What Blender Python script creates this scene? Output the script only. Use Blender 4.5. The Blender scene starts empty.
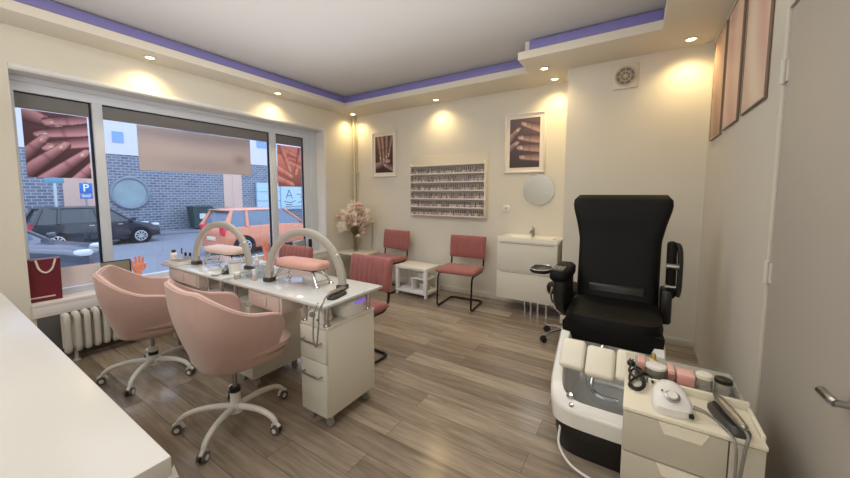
import bpy, bmesh, math, random
import numpy as np
from mathutils import Matrix, Vector
random.seed(7)
PI = math.pi
scene = bpy.context.scene
C = scene.collection

# ------------------------------------------------------------------ materials
def lin(c):
    return tuple(((x/255)/12.92 if x/255 <= .04045 else ((x/255+.055)/1.055)**2.4) for x in c)
MATS = {}
def mat(name, rgb, rough=.5, metal=0., noise=0., scale=12., bump=0., bscale=60., spec=.5, coat=0., emit=None, estr=0., sheen=0., stretch=None):
    if name in MATS: return MATS[name]
    m = bpy.data.materials.new(name); m.use_nodes = True
    nt = m.node_tree; b = nt.nodes['Principled BSDF']
    col = lin(rgb)
    b.inputs['Base Color'].default_value = (*col, 1)
    b.inputs['Roughness'].default_value = rough
    b.inputs['Metallic'].default_value = metal
    b.inputs['Specular IOR Level'].default_value = spec
    b.inputs['Coat Weight'].default_value = coat
    b.inputs['Sheen Weight'].default_value = sheen
    tc = nt.nodes.new('ShaderNodeTexCoord')
    vec = tc.outputs['Object']
    if stretch:
        mp = nt.nodes.new('ShaderNodeMapping'); mp.inputs['Scale'].default_value = stretch
        nt.links.new(vec, mp.inputs['Vector']); vec = mp.outputs['Vector']
    if noise > 0:
        n = nt.nodes.new('ShaderNodeTexNoise'); n.inputs['Scale'].default_value = scale; n.inputs['Detail'].default_value = 4
        nt.links.new(vec, n.inputs['Vector'])
        mx = nt.nodes.new('ShaderNodeMix'); mx.data_type = 'RGBA'
        mx.inputs['A'].default_value = (*[c*(1-noise) for c in col], 1)
        mx.inputs['B'].default_value = (*[min(1, c*(1+noise)) for c in col], 1)
        nt.links.new(n.outputs['Fac'], mx.inputs['Factor']); nt.links.new(mx.outputs['Result'], b.inputs['Base Color'])
    if bump > 0:
        n2 = nt.nodes.new('ShaderNodeTexNoise'); n2.inputs['Scale'].default_value = bscale; n2.inputs['Detail'].default_value = 3
        nt.links.new(vec, n2.inputs['Vector'])
        bp = nt.nodes.new('ShaderNodeBump'); bp.inputs['Strength'].default_value = bump; bp.inputs['Distance'].default_value = .01
        nt.links.new(n2.outputs['Fac'], bp.inputs['Height']); nt.links.new(bp.outputs['Normal'], b.inputs['Normal'])
    if emit:
        b.inputs['Emission Color'].default_value = (*lin(emit), 1); b.inputs['Emission Strength'].default_value = estr
    MATS[name] = m
    return m

def glassmat(name, tint=(255, 255, 255), refl=.08, rough=.02, haze=0., hazecol=(230, 235, 240)):
    if name in MATS: return MATS[name]
    m = bpy.data.materials.new(name); m.use_nodes = True
    nt = m.node_tree; nt.nodes.clear()
    out = nt.nodes.new('ShaderNodeOutputMaterial')
    tr = nt.nodes.new('ShaderNodeBsdfTransparent'); tr.inputs['Color'].default_value = (*lin(tint), 1)
    gl = nt.nodes.new('ShaderNodeBsdfGlossy'); gl.inputs['Roughness'].default_value = rough
    fr = nt.nodes.new('ShaderNodeLayerWeight'); fr.inputs['Blend'].default_value = .25
    mr = nt.nodes.new('ShaderNodeMapRange'); mr.inputs['To Min'].default_value = refl*.5; mr.inputs['To Max'].default_value = min(1, refl*5)
    nt.links.new(fr.outputs['Fresnel'], mr.inputs['Value'])
    mx = nt.nodes.new('ShaderNodeMixShader')
    nt.links.new(mr.outputs['Result'], mx.inputs[0]); nt.links.new(gl.outputs[0], mx.inputs[2])
    if haze > 0:
        df = nt.nodes.new('ShaderNodeBsdfDiffuse'); df.inputs['Color'].default_value = (*lin(hazecol), 1)
        m2 = nt.nodes.new('ShaderNodeMixShader'); m2.inputs[0].default_value = haze
        nt.links.new(tr.outputs[0], m2.inputs[1]); nt.links.new(df.outputs[0], m2.inputs[2])
        nt.links.new(m2.outputs[0], mx.inputs[1])
    else:
        nt.links.new(tr.outputs[0], mx.inputs[1])
    nt.links.new(mx.outputs[0], out.inputs[0])
    MATS[name] = m
    return m

def floor_mat():
    m = bpy.data.materials.new('plank_floor'); m.use_nodes = True
    nt = m.node_tree; b = nt.nodes['Principled BSDF']; L = nt.links.new
    tc = nt.nodes.new('ShaderNodeTexCoord')
    br = nt.nodes.new('ShaderNodeTexBrick')
    br.inputs['Scale'].default_value = 1.0
    br.inputs['Brick Width'].default_value = 1.15; br.inputs['Row Height'].default_value = .155
    br.inputs['Mortar Size'].default_value = .0012; br.inputs['Mortar Smooth'].default_value = .3
    br.inputs['Color1'].default_value = (.12, .12, .12, 1); br.inputs['Color2'].default_value = (.9, .9, .9, 1); br.inputs['Mortar'].default_value = (0, 0, 0, 1)
    br.offset = .37; br.inputs['Bias'].default_value = 0
    L(tc.outputs['Object'], br.inputs['Vector'])
    # long grain
    mp = nt.nodes.new('ShaderNodeMapping'); mp.inputs['Scale'].default_value = (1.0, 11, 1)
    L(tc.outputs['Object'], mp.inputs['Vector'])
    off = nt.nodes.new('ShaderNodeVectorMath'); off.operation = 'ADD'
    sc = nt.nodes.new('ShaderNodeVectorMath'); sc.operation = 'SCALE'; sc.inputs['Scale'].default_value = 13
    L(br.outputs['Color'], sc.inputs[0]); L(mp.outputs['Vector'], off.inputs[0]); L(sc.outputs['Vector'], off.inputs[1])
    n1 = nt.nodes.new('ShaderNodeTexNoise'); n1.inputs['Scale'].default_value = 1.9; n1.inputs['Detail'].default_value = 7; n1.inputs['Roughness'].default_value = .62; n1.inputs['Distortion'].default_value = .6
    L(off.outputs['Vector'], n1.inputs['Vector'])
    n2 = nt.nodes.new('ShaderNodeTexNoise'); n2.inputs['Scale'].default_value = 7; n2.inputs['Detail'].default_value = 6
    L(off.outputs['Vector'], n2.inputs['Vector'])
    add = nt.nodes.new('ShaderNodeMath'); add.operation = 'MULTIPLY_ADD'; add.inputs[1].default_value = .33
    L(br.outputs['Color'], add.inputs[0])
    m3 = nt.nodes.new('ShaderNodeMath'); m3.operation = 'MULTIPLY'; m3.inputs[1].default_value = .75
    L(n1.outputs['Fac'], m3.inputs[0]); L(m3.outputs[0], add.inputs[2])
    add2 = nt.nodes.new('ShaderNodeMath'); add2.operation = 'MULTIPLY_ADD'; add2.inputs[1].default_value = .22
    L(n2.outputs['Fac'], add2.inputs[0]); L(add.outputs[0], add2.inputs[2])
    cr = nt.nodes.new('ShaderNodeValToRGB')
    e = cr.color_ramp.elements
    e[0].position = .30; e[0].color = (*lin((88, 78, 68)), 1)
    e[1].position = .92; e[1].color = (*lin((176, 162, 144)), 1)
    k = cr.color_ramp.elements.new(.55); k.color = (*lin((126, 113, 99)), 1)
    k = cr.color_ramp.elements.new(.72); k.color = (*lin((150, 137, 121)), 1)
    L(add2.outputs[0], cr.inputs['Fac'])
    mx = nt.nodes.new('ShaderNodeMix'); mx.data_type = 'RGBA'; mx.inputs['B'].default_value = (*lin((70, 60, 50)), 1)
    L(br.outputs['Fac'], mx.inputs['Factor']); L(cr.outputs['Color'], mx.inputs['A'])
    L(mx.outputs['Result'], b.inputs['Base Color'])
    b.inputs['Roughness'].default_value = .2; b.inputs['Specular IOR Level'].default_value = .62
    bp = nt.nodes.new('ShaderNodeBump'); bp.inputs['Strength'].default_value = .12; bp.inputs['Distance'].default_value = .004
    L(n2.outputs['Fac'], bp.inputs['Height']); L(bp.outputs['Normal'], b.inputs['Normal'])
    return m

def brick_mat():
    m = bpy.data.materials.new('blue_brick'); m.use_nodes = True
    nt = m.node_tree; b = nt.nodes['Principled BSDF']; L = nt.links.new
    tc = nt.nodes.new('ShaderNodeTexCoord')
    sp = nt.nodes.new('ShaderNodeSeparateXYZ'); cb = nt.nodes.new('ShaderNodeCombineXYZ')
    L(tc.outputs['Object'], sp.inputs[0]); L(sp.outputs['Y'], cb.inputs['X']); L(sp.outputs['Z'], cb.inputs['Y'])
    br = nt.nodes.new('ShaderNodeTexBrick'); br.inputs['Scale'].default_value = 1
    br.inputs['Brick Width'].default_value = .30; br.inputs['Row Height'].default_value = .13; br.inputs['Mortar Size'].default_value = .016
    br.inputs['Color1'].default_value = (*lin((114, 123, 138)), 1); br.inputs['Color2'].default_value = (*lin((90, 99, 115)), 1); br.inputs['Mortar'].default_value = (*lin((156, 165, 180)), 1)
    L(cb.outputs[0], br.inputs['Vector']); L(br.outputs['Color'], b.inputs['Base Color'])
    b.inputs['Roughness'].default_value = .85
    return m

def print_mat():
    m = bpy.data.materials.new('printed_picture'); m.use_nodes = True
    nt = m.node_tree; b = nt.nodes['Principled BSDF']
    a = nt.nodes.new('ShaderNodeAttribute'); a.attribute_name = 'Col'
    nt.links.new(a.outputs['Color'], b.inputs['Base Color'])
    b.inputs['Roughness'].default_value = .45
    return m

# ------------------------------------------------------------------ mesh builder
class MB:
    def __init__(s): s.v = []; s.f = []; s.mi = []
    def add(s, verts, faces, mi=0, M=None):
        o = len(s.v)
        for p in verts:
            p = Vector(p)
            if M is not None: p = M @ p
            s.v.append(tuple(p))
        for f in faces:
            s.f.append([i+o for i in f]); s.mi.append(mi)
        return s
    def bm(s, bm, mi=0, M=None):
        bm.verts.index_update()
        s.add([v.co.copy() for v in bm.verts], [[v.index for v in f.verts] for f in bm.faces], mi, M); bm.free(); return s
    def box(s, c, size, bev=0., mi=0, M=None, seg=2, rot=None):
        bm = bmesh.new(); bmesh.ops.create_cube(bm, size=1)
        for v in bm.verts: v.co = Vector((v.co.x*size[0], v.co.y*size[1], v.co.z*size[2]))
        if bev > 0:
            bmesh.ops.bevel(bm, geom=list(bm.edges), offset=min(bev, min(size)*.49), segments=seg, profile=.5, affect='EDGES')
        T = Matrix.Translation(c)
        if rot is not None: T = T @ rot
        if M is not None: T = M @ T
        return s.bm(bm, mi, T)
    def lo(s, x0, x1, y0, y1, z0, z1, bev=0., mi=0, M=None, seg=2):
        return s.box(((x0+x1)/2, (y0+y1)/2, (z0+z1)/2), (x1-x0, y1-y0, z1-z0), bev, mi, M, seg)
    def loft(s, loops, mi=0, M=None, cap0=True, cap1=True, closed=True):
        n = len(loops[0]); v = [p for l in loops for p in l]; f = []
        for k in range(len(loops)-1):
            for i in range(n if closed else n-1):
                j = (i+1) % n
                f.append([k*n+i, k*n+j, (k+1)*n+j, (k+1)*n+i])
        if cap0: f.append(list(range(n))[::-1])
        if cap1: f.append([(len(loops)-1)*n+i for i in range(n)])
        return s.add(v, f, mi, M)
    def tube(s, pts, r, n=8, mi=0, M=None, closed=False, flat=None):
        P = [Vector(p) for p in pts]; N = len(P)
        R = r if isinstance(r, (list, tuple)) else [r]*N
        loops = []; prev = None
        for i in range(N):
            if closed: t = P[(i+1) % N]-P[i-1]
            else: t = P[min(i+1, N-1)]-P[max(i-1, 0)]
            if t.length < 1e-9: t = Vector((0, 0, 1))
            t.normalize()
            if prev is None:
                a = Vector((0, 0, 1)) if abs(t.z) < .9 else Vector((1, 0, 0))
                u = t.cross(a).normalized()
            else:
                u = (prev - t*prev.dot(t))
                u = u.normalized() if u.length > 1e-6 else t.orthogonal().normalized()
            prev = u; w = t.cross(u)
            fl = flat or 1
            loops.append([tuple(P[i]+R[i]*(math.cos(2*PI*k/n)*u+fl*math.sin(2*PI*k/n)*w)) for k in range(n)])
        if closed: loops.append(loops[0]); return s.loft(loops, mi, M, False, False)
        return s.loft(loops, mi, M)
    def cyl(s, p0, p1, r0, r1=None, n=16, mi=0, M=None):
        return s.tube([p0, p1], [r0, r0 if r1 is None else r1], n, mi, M)
    def lathe(s, prof, c=(0, 0, 0), n=24, mi=0, M=None):
        loops = [[(c[0]+r*math.cos(2*PI*k/n), c[1]+r*math.sin(2*PI*k/n), c[2]+z) for k in range(n)] for r, z in prof]
        return s.loft(loops, mi, M)
    def prism(s, poly, d0, d1, axis='y', mi=0, M=None):
        def P(a, b, d): return {'y': (a, d, b), 'x': (d, a, b), 'z': (a, b, d)}[axis]
        return s.loft([[P(a, b, d0) for a, b in poly], [P(a, b, d1) for a, b in poly]], mi, M)
    def sph(s, c, r, n=16, mi=0, M=None):
        r = (r, r, r) if not isinstance(r, tuple) else r
        prof = []
        m = max(6, n//2)
        loops = []
        for k in range(m+1):
            a = -PI/2+PI*k/m; cr = max(math.cos(a), .002)
            loops.append([(c[0]+r[0]*cr*math.cos(2*PI*i/n), c[1]+r[1]*cr*math.sin(2*PI*i/n), c[2]+r[2]*math.sin(a)) for i in range(n)])
        return s.loft(loops, mi, M)

def obj(name, mb, mats, parent=None, loc=None, rotz=0., kind=None, label=None, sharp=35):
    me = bpy.data.meshes.new(name); me.from_pydata(mb.v, [], mb.f)
    if not isinstance(mats, (list, tuple)): mats = [mats]
    for m in mats: me.materials.append(m)
    me.polygons.foreach_set('material_index', mb.mi)
    bm = bmesh.new(); bm.from_mesh(me); bmesh.ops.recalc_face_normals(bm, faces=bm.faces); bm.to_mesh(me); bm.free()
    me.polygons.foreach_set('use_smooth', [True]*len(me.polygons))
    me.set_sharp_from_angle(angle=math.radians(sharp))
    me.update()
    o = bpy.data.objects.new(name, me); C.objects.link(o)
    if parent: o.parent = parent
    if loc is not None: o.location = loc
    if rotz: o.rotation_euler = (0, 0, rotz)
    if kind: o['kind'] = kind
    if label: o['label'] = label
    return o
def tag(o, label, cat, group=None):
    o['label'] = label; o['category'] = cat
    if group: o['group'] = group
    return o
def thing(name, label, cat, loc=(0, 0, 0), rotz=0., group=None):
    o = bpy.data.objects.new(name, None); C.objects.link(o); o.empty_display_size = .1
    o.location = loc; o.rotation_euler = (0, 0, rotz)
    return tag(o, label, cat, group)
def struct(name, mb, mats, parent=None):
    return obj(name, mb, mats, parent, kind='structure')
def dup(root, loc, rotz, label, group=None):
    r = root.copy(); C.objects.link(r); r.location = loc; r.rotation_euler = (0, 0, rotz); r['label'] = label
    if group: r['group'] = group
    for ch in list(root.children):
        c = ch.copy(); C.objects.link(c); c.parent = r
        for g in list(ch.children):
            d = g.copy(); C.objects.link(d); d.parent = c
    return r
def RZ(a): return Matrix.Rotation(a, 4, 'Z')
def RX(a): return Matrix.Rotation(a, 4, 'X')
def RY(a): return Matrix.Rotation(a, 4, 'Y')
def T(*p): return Matrix.Translation(p)

def fillet(pts, r, n=5):
    P = [Vector(p) for p in pts]; out = [P[0]]
    for i in range(1, len(P)-1):
        a = (P[i-1]-P[i]); b = (P[i+1]-P[i]); d = min(r, a.length*.49, b.length*.49)
        A = P[i]+a.normalized()*d; B = P[i]+b.normalized()*d
        for k in range(n+1):
            t = k/n; out.append(A*(1-t)**2+P[i]*2*t*(1-t)+B*t*t)
    out.append(P[-1]); return [tuple(p) for p in out]
def spline(pts, n=8):
    P = [Vector(p) for p in pts]; P = [2*P[0]-P[1]]+P+[2*P[-1]-P[-2]]; out = []
    for i in range(1, len(P)-2):
        for k in range(n):
            t = k/n
            out.append(.5*((2*P[i])+(P[i+1]-P[i-1])*t+(2*P[i-1]-5*P[i]+4*P[i+1]-P[i+2])*t*t+(3*P[i]-P[i-1]-3*P[i+1]+P[i+2])*t**3))
    out.append(P[-2]); return [tuple(p) for p in out]
def sel(rx, ry, z, n=40, e=4., cx=0, cy=0):
    out = []
    for k in range(n):
        a = 2*PI*k/n; c, s = math.cos(a), math.sin(a)
        out.append((cx+rx*math.copysign(abs(c)**(2/e), c), cy+ry*math.copysign(abs(s)**(2/e), s), z))
    return out

# common materials
WHITE = mat('white_lacquer', (226, 224, 218), .3, noise=.015)
WHITEG = mat('white_gloss', (228, 226, 220), .15, noise=.01)
WPLAST = mat('white_plastic', (228, 226, 222), .32, noise=.015)
WMETAL = mat('white_powder_coat', (224, 222, 216), .35, noise=.02)
CREAM = mat('cream_pad', (234, 229, 212), .45, noise=.03)
BLACK = mat('black_plastic', (22, 20, 19), .4, noise=.05)
BLEATH = mat('black_leather', (9, 8, 7), .6, noise=.15, scale=25, bump=.1, bscale=220, spec=.22)
BSTEEL = mat('black_steel', (26, 24, 24), .35, metal=.3, noise=.05)
CHROME = mat('chrome', (215, 215, 218), .12, metal=1., noise=.02)
STEEL = mat('brushed_steel', (170, 168, 165), .3, metal=1., noise=.06, stretch=(1, 1, 20))
GREY = mat('grey_plastic', (128, 124, 118), .4, noise=.04)
DGREY = mat('dark_grey_plastic', (62, 60, 58), .45, noise=.05)
LAMPG = mat('lamp_grey', (176, 171, 164), .4, noise=.03)
PINKV = mat('pink_velvet', (192, 160, 150), .85, noise=.06, scale=18, bump=.08, bscale=260, sheen=.3)
PINKP = mat('pale_pink_piping', (216, 186, 178), .75, noise=.04)
ROSE = mat('rose_velvet', (150, 88, 84), .8, noise=.1, scale=14, bump=.08, bscale=240, sheen=.3)
PADP = mat('pink_vinyl', (218, 168, 156), .38, noise=.04)
CLEAR = glassmat('clear_acrylic', (240, 244, 244), .12, .03, .10)
CLEARJ = glassmat('clear_jar_plastic', (240, 236, 230), .15, .05, .22, (220, 214, 204))
PRINT = print_mat()

# ------------------------------------------------------------------ setting
CZ, SZ = 2.80, 2.63          # ceiling, soffit underside
XL, YB, YC, XC, XR, YF = -4.0, 4.10, 3.70, -.635, .49, -2.2
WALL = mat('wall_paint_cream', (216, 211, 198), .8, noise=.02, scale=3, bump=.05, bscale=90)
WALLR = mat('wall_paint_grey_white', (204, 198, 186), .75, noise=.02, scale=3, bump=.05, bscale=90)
CEIL = mat('ceiling_paint', (182, 181, 180), .85, noise=.01, scale=2)
SOFF = mat('soffit_paint', (214, 208, 194), .8, noise=.01, scale=2)

mb = MB(); mb.lo(XL-.3, XR+.2, YF-.1, YB+.1, -.1, 0)
struct('floor', mb, floor_mat())
mb = MB(); mb.lo(XL-.3, XR+.2, YF-.1, YB+.1, CZ, CZ+.1)
struct('ceiling', mb, CEIL)
# window opening in the left wall
WY0, WY1, WZ0, WZ1 = .50, 3.47, .50, 2.32
mb = MB()
mb.lo(XL-.28, XL, YF-.1, WY0, 0, CZ); mb.lo(XL-.28, XL, WY1, YB+.1, 0, CZ)
mb.lo(XL-.28, XL, WY0, WY1, WZ1, CZ); mb.lo(XL-.28, XL, WY0, WY1, -1.0, WZ0-.03)
struct('wall_left', mb, WALL)
mb = MB(); mb.lo(XL, XL+.012, WY0+.02, 2.6, 0.0, .385)
struct('trim_1', mb, mat('dark_tile_panel', (92, 90, 90), .5, noise=.12, scale=5))
mb = MB(); mb.lo(XL-.28, XC, YB, YB+.15, 0, CZ)
struct('wall_back', mb, WALL)
mb = MB(); mb.lo(XC, XR+.2, YC, YB+.15, 0, CZ)
struct('wall_back_projection', mb, WALL)
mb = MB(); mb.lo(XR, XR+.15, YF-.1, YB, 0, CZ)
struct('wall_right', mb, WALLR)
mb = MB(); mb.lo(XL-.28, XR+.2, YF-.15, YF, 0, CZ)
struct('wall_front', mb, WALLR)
# soffit
SXL, SYB, SYC, SXR, SXS = -3.67, 3.60, 3.21, .115, -1.0
FAS = SZ+.07
mb = MB(); mb.lo(XL, SXL, YF, YB, SZ, FAS); mb.lo(SXL, SXS, SYB, YB, SZ, FAS); mb.lo(SXS, XR, SYC, YB, SZ, FAS); mb.lo(SXR, XR, YF, SYC, SZ, FAS)
# recessed upper part that leaves the light slot
mb.lo(XL, SXL-.05, YF, YB, FAS, CZ); mb.lo(SXL-.05, SXS+.05, SYB+.05, YB, FAS, CZ); mb.lo(SXS+.05, XR, SYC+.05, YB, FAS, CZ); mb.lo(SXR+.05, XR, YF, SYC+.05, FAS, CZ)
struct('trim_2', mb, SOFF)
LED = mat('purple_led', (118, 114, 160), .5, emit=(96, 88, 180), estr=.10, noise=.05)
def led(name, label, a):
    m = MB(); m.lo(*a, bev=.006); tag(obj(name, m, LED), label, 'light strip', 'purple light strips in the ceiling recess')
led('led_strip', 'long purple glowing light strip in the ceiling recess above the shop window', (SXL-.045, SXL-.01, YF+.2, SYB, FAS+.004, CZ-.015))
led('led_strip', 'purple glowing light strip in the ceiling recess above the nail polish rack', (SXL-.01, SXS-.02, SYB+.01, SYB+.045, FAS+.004, CZ-.015))
led('led_strip', 'short purple glowing light strip in the ceiling recess in front of the ventilation grille', (SXS+.10, SXR, SYC+.01, SYC+.045, FAS+.004, CZ-.015))
# baseboard
mb = MB(); mb.lo(XL+.0, XC, YB-.012, YB, 0, .07, .003); mb.lo(XC, XR, YC-.012, YC, 0, .07, .003)
struct('baseboard_back', mb, mat('baseboard_paint', (206, 202, 192), .5, noise=.02))
# sill
mb = MB(); mb.lo(XL-.24, XL+.02, WY0, WY1, WZ0-.03, WZ0, .004); mb.lo(XL-.0, XL+.018, WY0, WY1, .385, WZ0-.028, .004)
struct('trim_3', mb, mat('sill_white', (222, 216, 214), .4, noise=.02))

# window frame + panes
XG = -4.22
win = bpy.data.objects.new('window_1', None); C.objects.link(win); win['kind'] = 'structure'
UPVC = mat('window_frame_white', (206, 212, 222), .35, noise=.015)
mb = MB()
mb.lo(XG-.04, XG+.03, WY0, WY1-.01, WZ1-.125, WZ1-.01); mb.lo(XG-.04, XG+.03, WY0, WY1-.01, WZ0, WZ0+.05)
mb.lo(XG-.04, XG+.03, WY0, WY0+.04, WZ0+.05, WZ1-.125); mb.lo(XG-.04, XG+.03, 3.255, WY1-.01, WZ0+.05, WZ1-.125)
mb.lo(XG+.0305, XG+.05, WY0, WY1-.01, WZ1-.05, WZ1-.01); mb.lo(XG+.0305, XG+.05, 3.36, WY1-.01, WZ0, WZ1-.05)
struct('window_frame', mb, UPVC, win)
for a, b in ((.985, 1.058), (2.712, 2.806)):
    mb = MB(); mb.lo(XG-.05, XG+.035, a, b, WZ0+.05, WZ1-.12, .008); struct('mullion', mb, UPVC, win)
GASK = mat('black_gasket', (16, 16, 18), .6, noise=.05)
PANES = ((WY0+.04, .985), (1.058, 2.712), (2.806, 3.255))
PANE = glassmat('window_glass', (250, 252, 255), .07, .0)
for a, b in PANES:
    mb = MB(); mb.lo(XG-.003, XG+.003, a, b, WZ0+.05, WZ1-.125); struct('window_pane', mb, PANE, win)
    mb = MB(); mb.lo(XG-.012, XG+.012, b-.016, b, WZ0+.05, WZ1-.125); mb.lo(XG-.012, XG+.012, a, b, WZ1-.137, WZ1-.125); struct('gasket', mb, GASK, win)
# trim around the opening
mb = MB()
mb.lo(XL, XL+.012, WY0-.0, WY1+.03, WZ1-.0, WZ1+.035, .004); mb.lo(XL, XL+.012, WY1, WY1+.03, .5, WZ1, .004)
mb.lo(XG+.05, XL, WY1-.008, WY1, WZ0, WZ1); mb.lo(XG+.05, XL, WY0, WY1, WZ1-.008, WZ1)
struct('trim_4', mb, mat('reveal_white', (220, 220, 218), .5, noise=.01))
# grey top bands on the glass
FILM = mat('grey_window_film', (118, 116, 116), .6, noise=.05, scale=4)
for (a, b), w in zip(PANES, ('left pane, above the dark hand poster', 'wide middle pane, above the pale poster', 'narrow right pane, above the pink poster')):
    mb = MB(); mb.lo(XG+.006, XG+.009, a, b-.016, 2.065, WZ1-.137)
    tag(obj('window_film', mb, FILM), 'grey film band across the top of the window\'s '+w, 'window film', 'grey film bands on the window')
mb = MB(); mb.lo(XG+.006, XG+.009, .70, .966, .555, .735)
tag(obj('frosted_film', mb, mat('frosted_film', (224, 214, 214), .7, noise=.05)), 'whitish frosted panel at the foot of the left window pane beside the red bag', 'window film')

# ------------------------------------------------------------------ pictures
def picture(name, w, h, fn, parent, M, nx=48, ny=72):
    xs = np.linspace(0, 1, nx); ys = np.linspace(0, 1, ny); X, Y = np.meshgrid(xs, ys)
    col = np.clip(fn(X, Y), 0, 255)
    v = [M @ Vector(((x-.5)*w, 0, y*h)) for y in ys for x in xs]
    f = [[j*nx+i, j*nx+i+1, (j+1)*nx+i+1, (j+1)*nx+i] for j in range(ny-1) for i in range(nx-1)]
    me = bpy.data.meshes.new(name); me.from_pydata([tuple(p) for p in v], [], f); me.materials.append(PRINT)
    at = me.color_attributes.new('Col', 'FLOAT_COLOR', 'POINT')
    c = col.reshape(-1, 3)/255.; c = np.where(c <= .04045, c/12.92, ((c+.055)/1.055)**2.4)
    at.data.foreach_set('color', np.concatenate([c, np.ones((len(c), 1))], 1).astype(np.float32).ravel())
    o = bpy.data.objects.new(name, me); C.objects.link(o)
    if parent: o.parent = parent
    return o
def fingers(bg, caps, dark, light, asp, noise=0.):
    def fn(X, Y):
        Z = np.zeros(X.shape+(3,))
        g = .7+.5*Y
        for k in range(3): Z[..., k] = bg[k]*g
        rs = np.random.RandomState(3)
        for (x0, y0, x1, y1, r0, r1) in caps:
            dx, dy = (x1-x0), (y1-y0)*asp
            px_, py_ = X-x0, (Y-y0)*asp
            L2 = dx*dx+dy*dy; t = np.clip((px_*dx+py_*dy)/L2, 0, 1)
            cx, cy = px_-t*dx, py_-t*dy
            r = r0+(r1-r0)*t; d = np.hypot(cx, cy)/r
            sgn = (dx*py_-dy*px_)/np.sqrt(L2)/r
            sh = np.clip(.5+.55*sgn+.25*np.sqrt(np.clip(1-d*d, 0, 1)), 0, 1)*np.clip((1-d)*5, .15, 1)
            sh *= 1-.25*np.exp(-((t-.55)/.04)**2)
            m = d < 1
            for k in range(3): Z[..., k] = np.where(m, dark[k]+(light[k]-dark[k])*sh, Z[..., k])
            nail = (np.hypot((t-.93)/.09, sgn/.6) < 1) & m
            for k in range(3): Z[..., k] = np.where(nail, Z[..., k]*.6+[235, 205, 215][k]*.4, Z[..., k])
            hl = (np.hypot((t-.9)/.03, (sgn-.2)/.15) < 1) & m
            for k in range(3): Z[..., k] = np.where(hl, 245, Z[..., k])
        return Z
    return fn
FRAMEW = mat('picture_frame_white', (226, 218, 208), .4, noise=.02)
MATW = mat('picture_mount_white', (228, 220, 208), .7, noise=.02)
def framed(label, w, h, fn, M, mw=.045, fm=None, group=None, asp=None):
    t = thing('framed_picture', label, 'picture', M.translation, 0, group); dp = -.012 if fm else -.022
    R = M.to_3x3().to_4x4()
    mb = MB(); fr = .02
    if fm: fr = .009
    for a in ((-w/2, w/2, dp, 0, 0, fr), (-w/2, w/2, dp, 0, h-fr, h), (-w/2, -w/2+fr, dp, 0, fr, h-fr), (w/2-fr, w/2, dp, 0, fr, h-fr)): mb.lo(*a, bev=.003, M=R)
    obj('frame', mb, fm or FRAMEW, t)
    mb = MB(); mb.lo(-w/2+fr*.8, w/2-fr*.8, -.008, -.002, fr*.8, h-fr*.8, M=R); obj('mount', mb, MATW, t)
    picture('print', w-2*fr-2*mw, h-2*fr-2*mw, fn, t, R @ T(0, -.0095, fr+mw))
    return t
HAND1 = [(-.1, .15, .75, .30, .17, .11), (.15, .95, .30, .35, .12, .07), (.35, 1.0, .48, .30, .13, .07), (.62, 1.0, .62, .38, .12, .07), (.9, .95, .74, .45, .11, .07), (1.1, .1, .55, .22, .16, .09)]
HAND2 = [(1.1, .75, .45, .90, .14, .08), (1.1, .55, .35, .62, .15, .08), (1.1, .38, .32, .42, .15, .09), (1.1, .2, .4, .22, .14, .08), (-.05, .55, .30, .78, .14, .08), (-.1, .35, .25, .5, .13, .08)]
f1 = fingers((62, 48, 46), HAND1, (50, 34, 34), (168, 136, 128), 1.45)
f2 = fingers((84, 66, 68), HAND2, (62, 44, 46), (170, 138, 132), 1.45)
framed('white framed photo of spread fingers on back wall near the corner pipe', .48, .69, f1, T(-3.35, YB-.002, 1.64), group=None)
framed('white framed photo of crossed manicured hands on back wall above the round mirror', .49, .715, f2, T(-1.17, YB-.002, 1.63))
# window posters
def poster(label, y0, y1, z0, z1, fn, nx=56, ny=70):
    t = thing('window_poster', label, 'poster', (XG+.012, (y0+y1)/2, z0))
    M = RZ(PI/2)
    mb = MB(); mb.lo(-.001, .001, -(y1-y0)/2, (y1-y0)/2, 0, z1-z0); obj('backing', mb, mat('poster_paper', (196, 176, 172), .6, noise=.02), t)
    picture('print', y1-y0, z1-z0, fn, t, T(.003, 0, 0) @ M, nx, ny)
P1 = [(.0, .95, .55, .80, .16, .09), (1.05, .97, .35, .86, .13, .08), (1.05, .80, .22, .66, .15, .08), (1.08, .62, .30, .48, .13, .09), (-.05, .05, .62, .52, .14, .08), (.25, -.05, .95, .42, .14, .08), (-.1, .25, .30, .60, .13, .08), (.7, -.1, 1.05, .22, .13, .09)]
fp = fingers((84, 50, 66), P1, (64, 32, 48), (206, 158, 182), 1.3)
P3 = [(-.05, .9, .9, .75, .13, .08), (.1, 1.05, .5, .4, .12, .08), (1.0, 1.0, .75, .35, .12, .08), (-.1, .45, .55, .25, .13, .08), (-.1, .2, .6, .05, .12, .08), (1.1, .5, .5, .62, .10, .07)]
fq = fingers((222, 152, 156), P3, (172, 84, 96), (244, 186, 190), 1.3)
def fm(X, Y):
    Z = np.zeros(X.shape+(3,)); b = 1-.05*np.sin(Y*9)*np.sin(X*3)
    s = .16*np.exp(-(((X-.88)/.07)**2+((Y-.4)/.13)**2))
    for k, c in enumerate((186, 178, 190)): Z[..., k] = c*b*(1-s)
    return Z
poster('dark purple-brown photo poster of hands on the left window pane', .572, .952, 1.515, 2.06, fp)
poster('wide pale pinkish blank poster on the middle window pane', 1.306, 2.45, 1.613, 2.06, fm)
poster('pink photo poster of hands on the narrow right window pane', 2.83, 3.215, 1.478, 2.05, fq)
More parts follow.
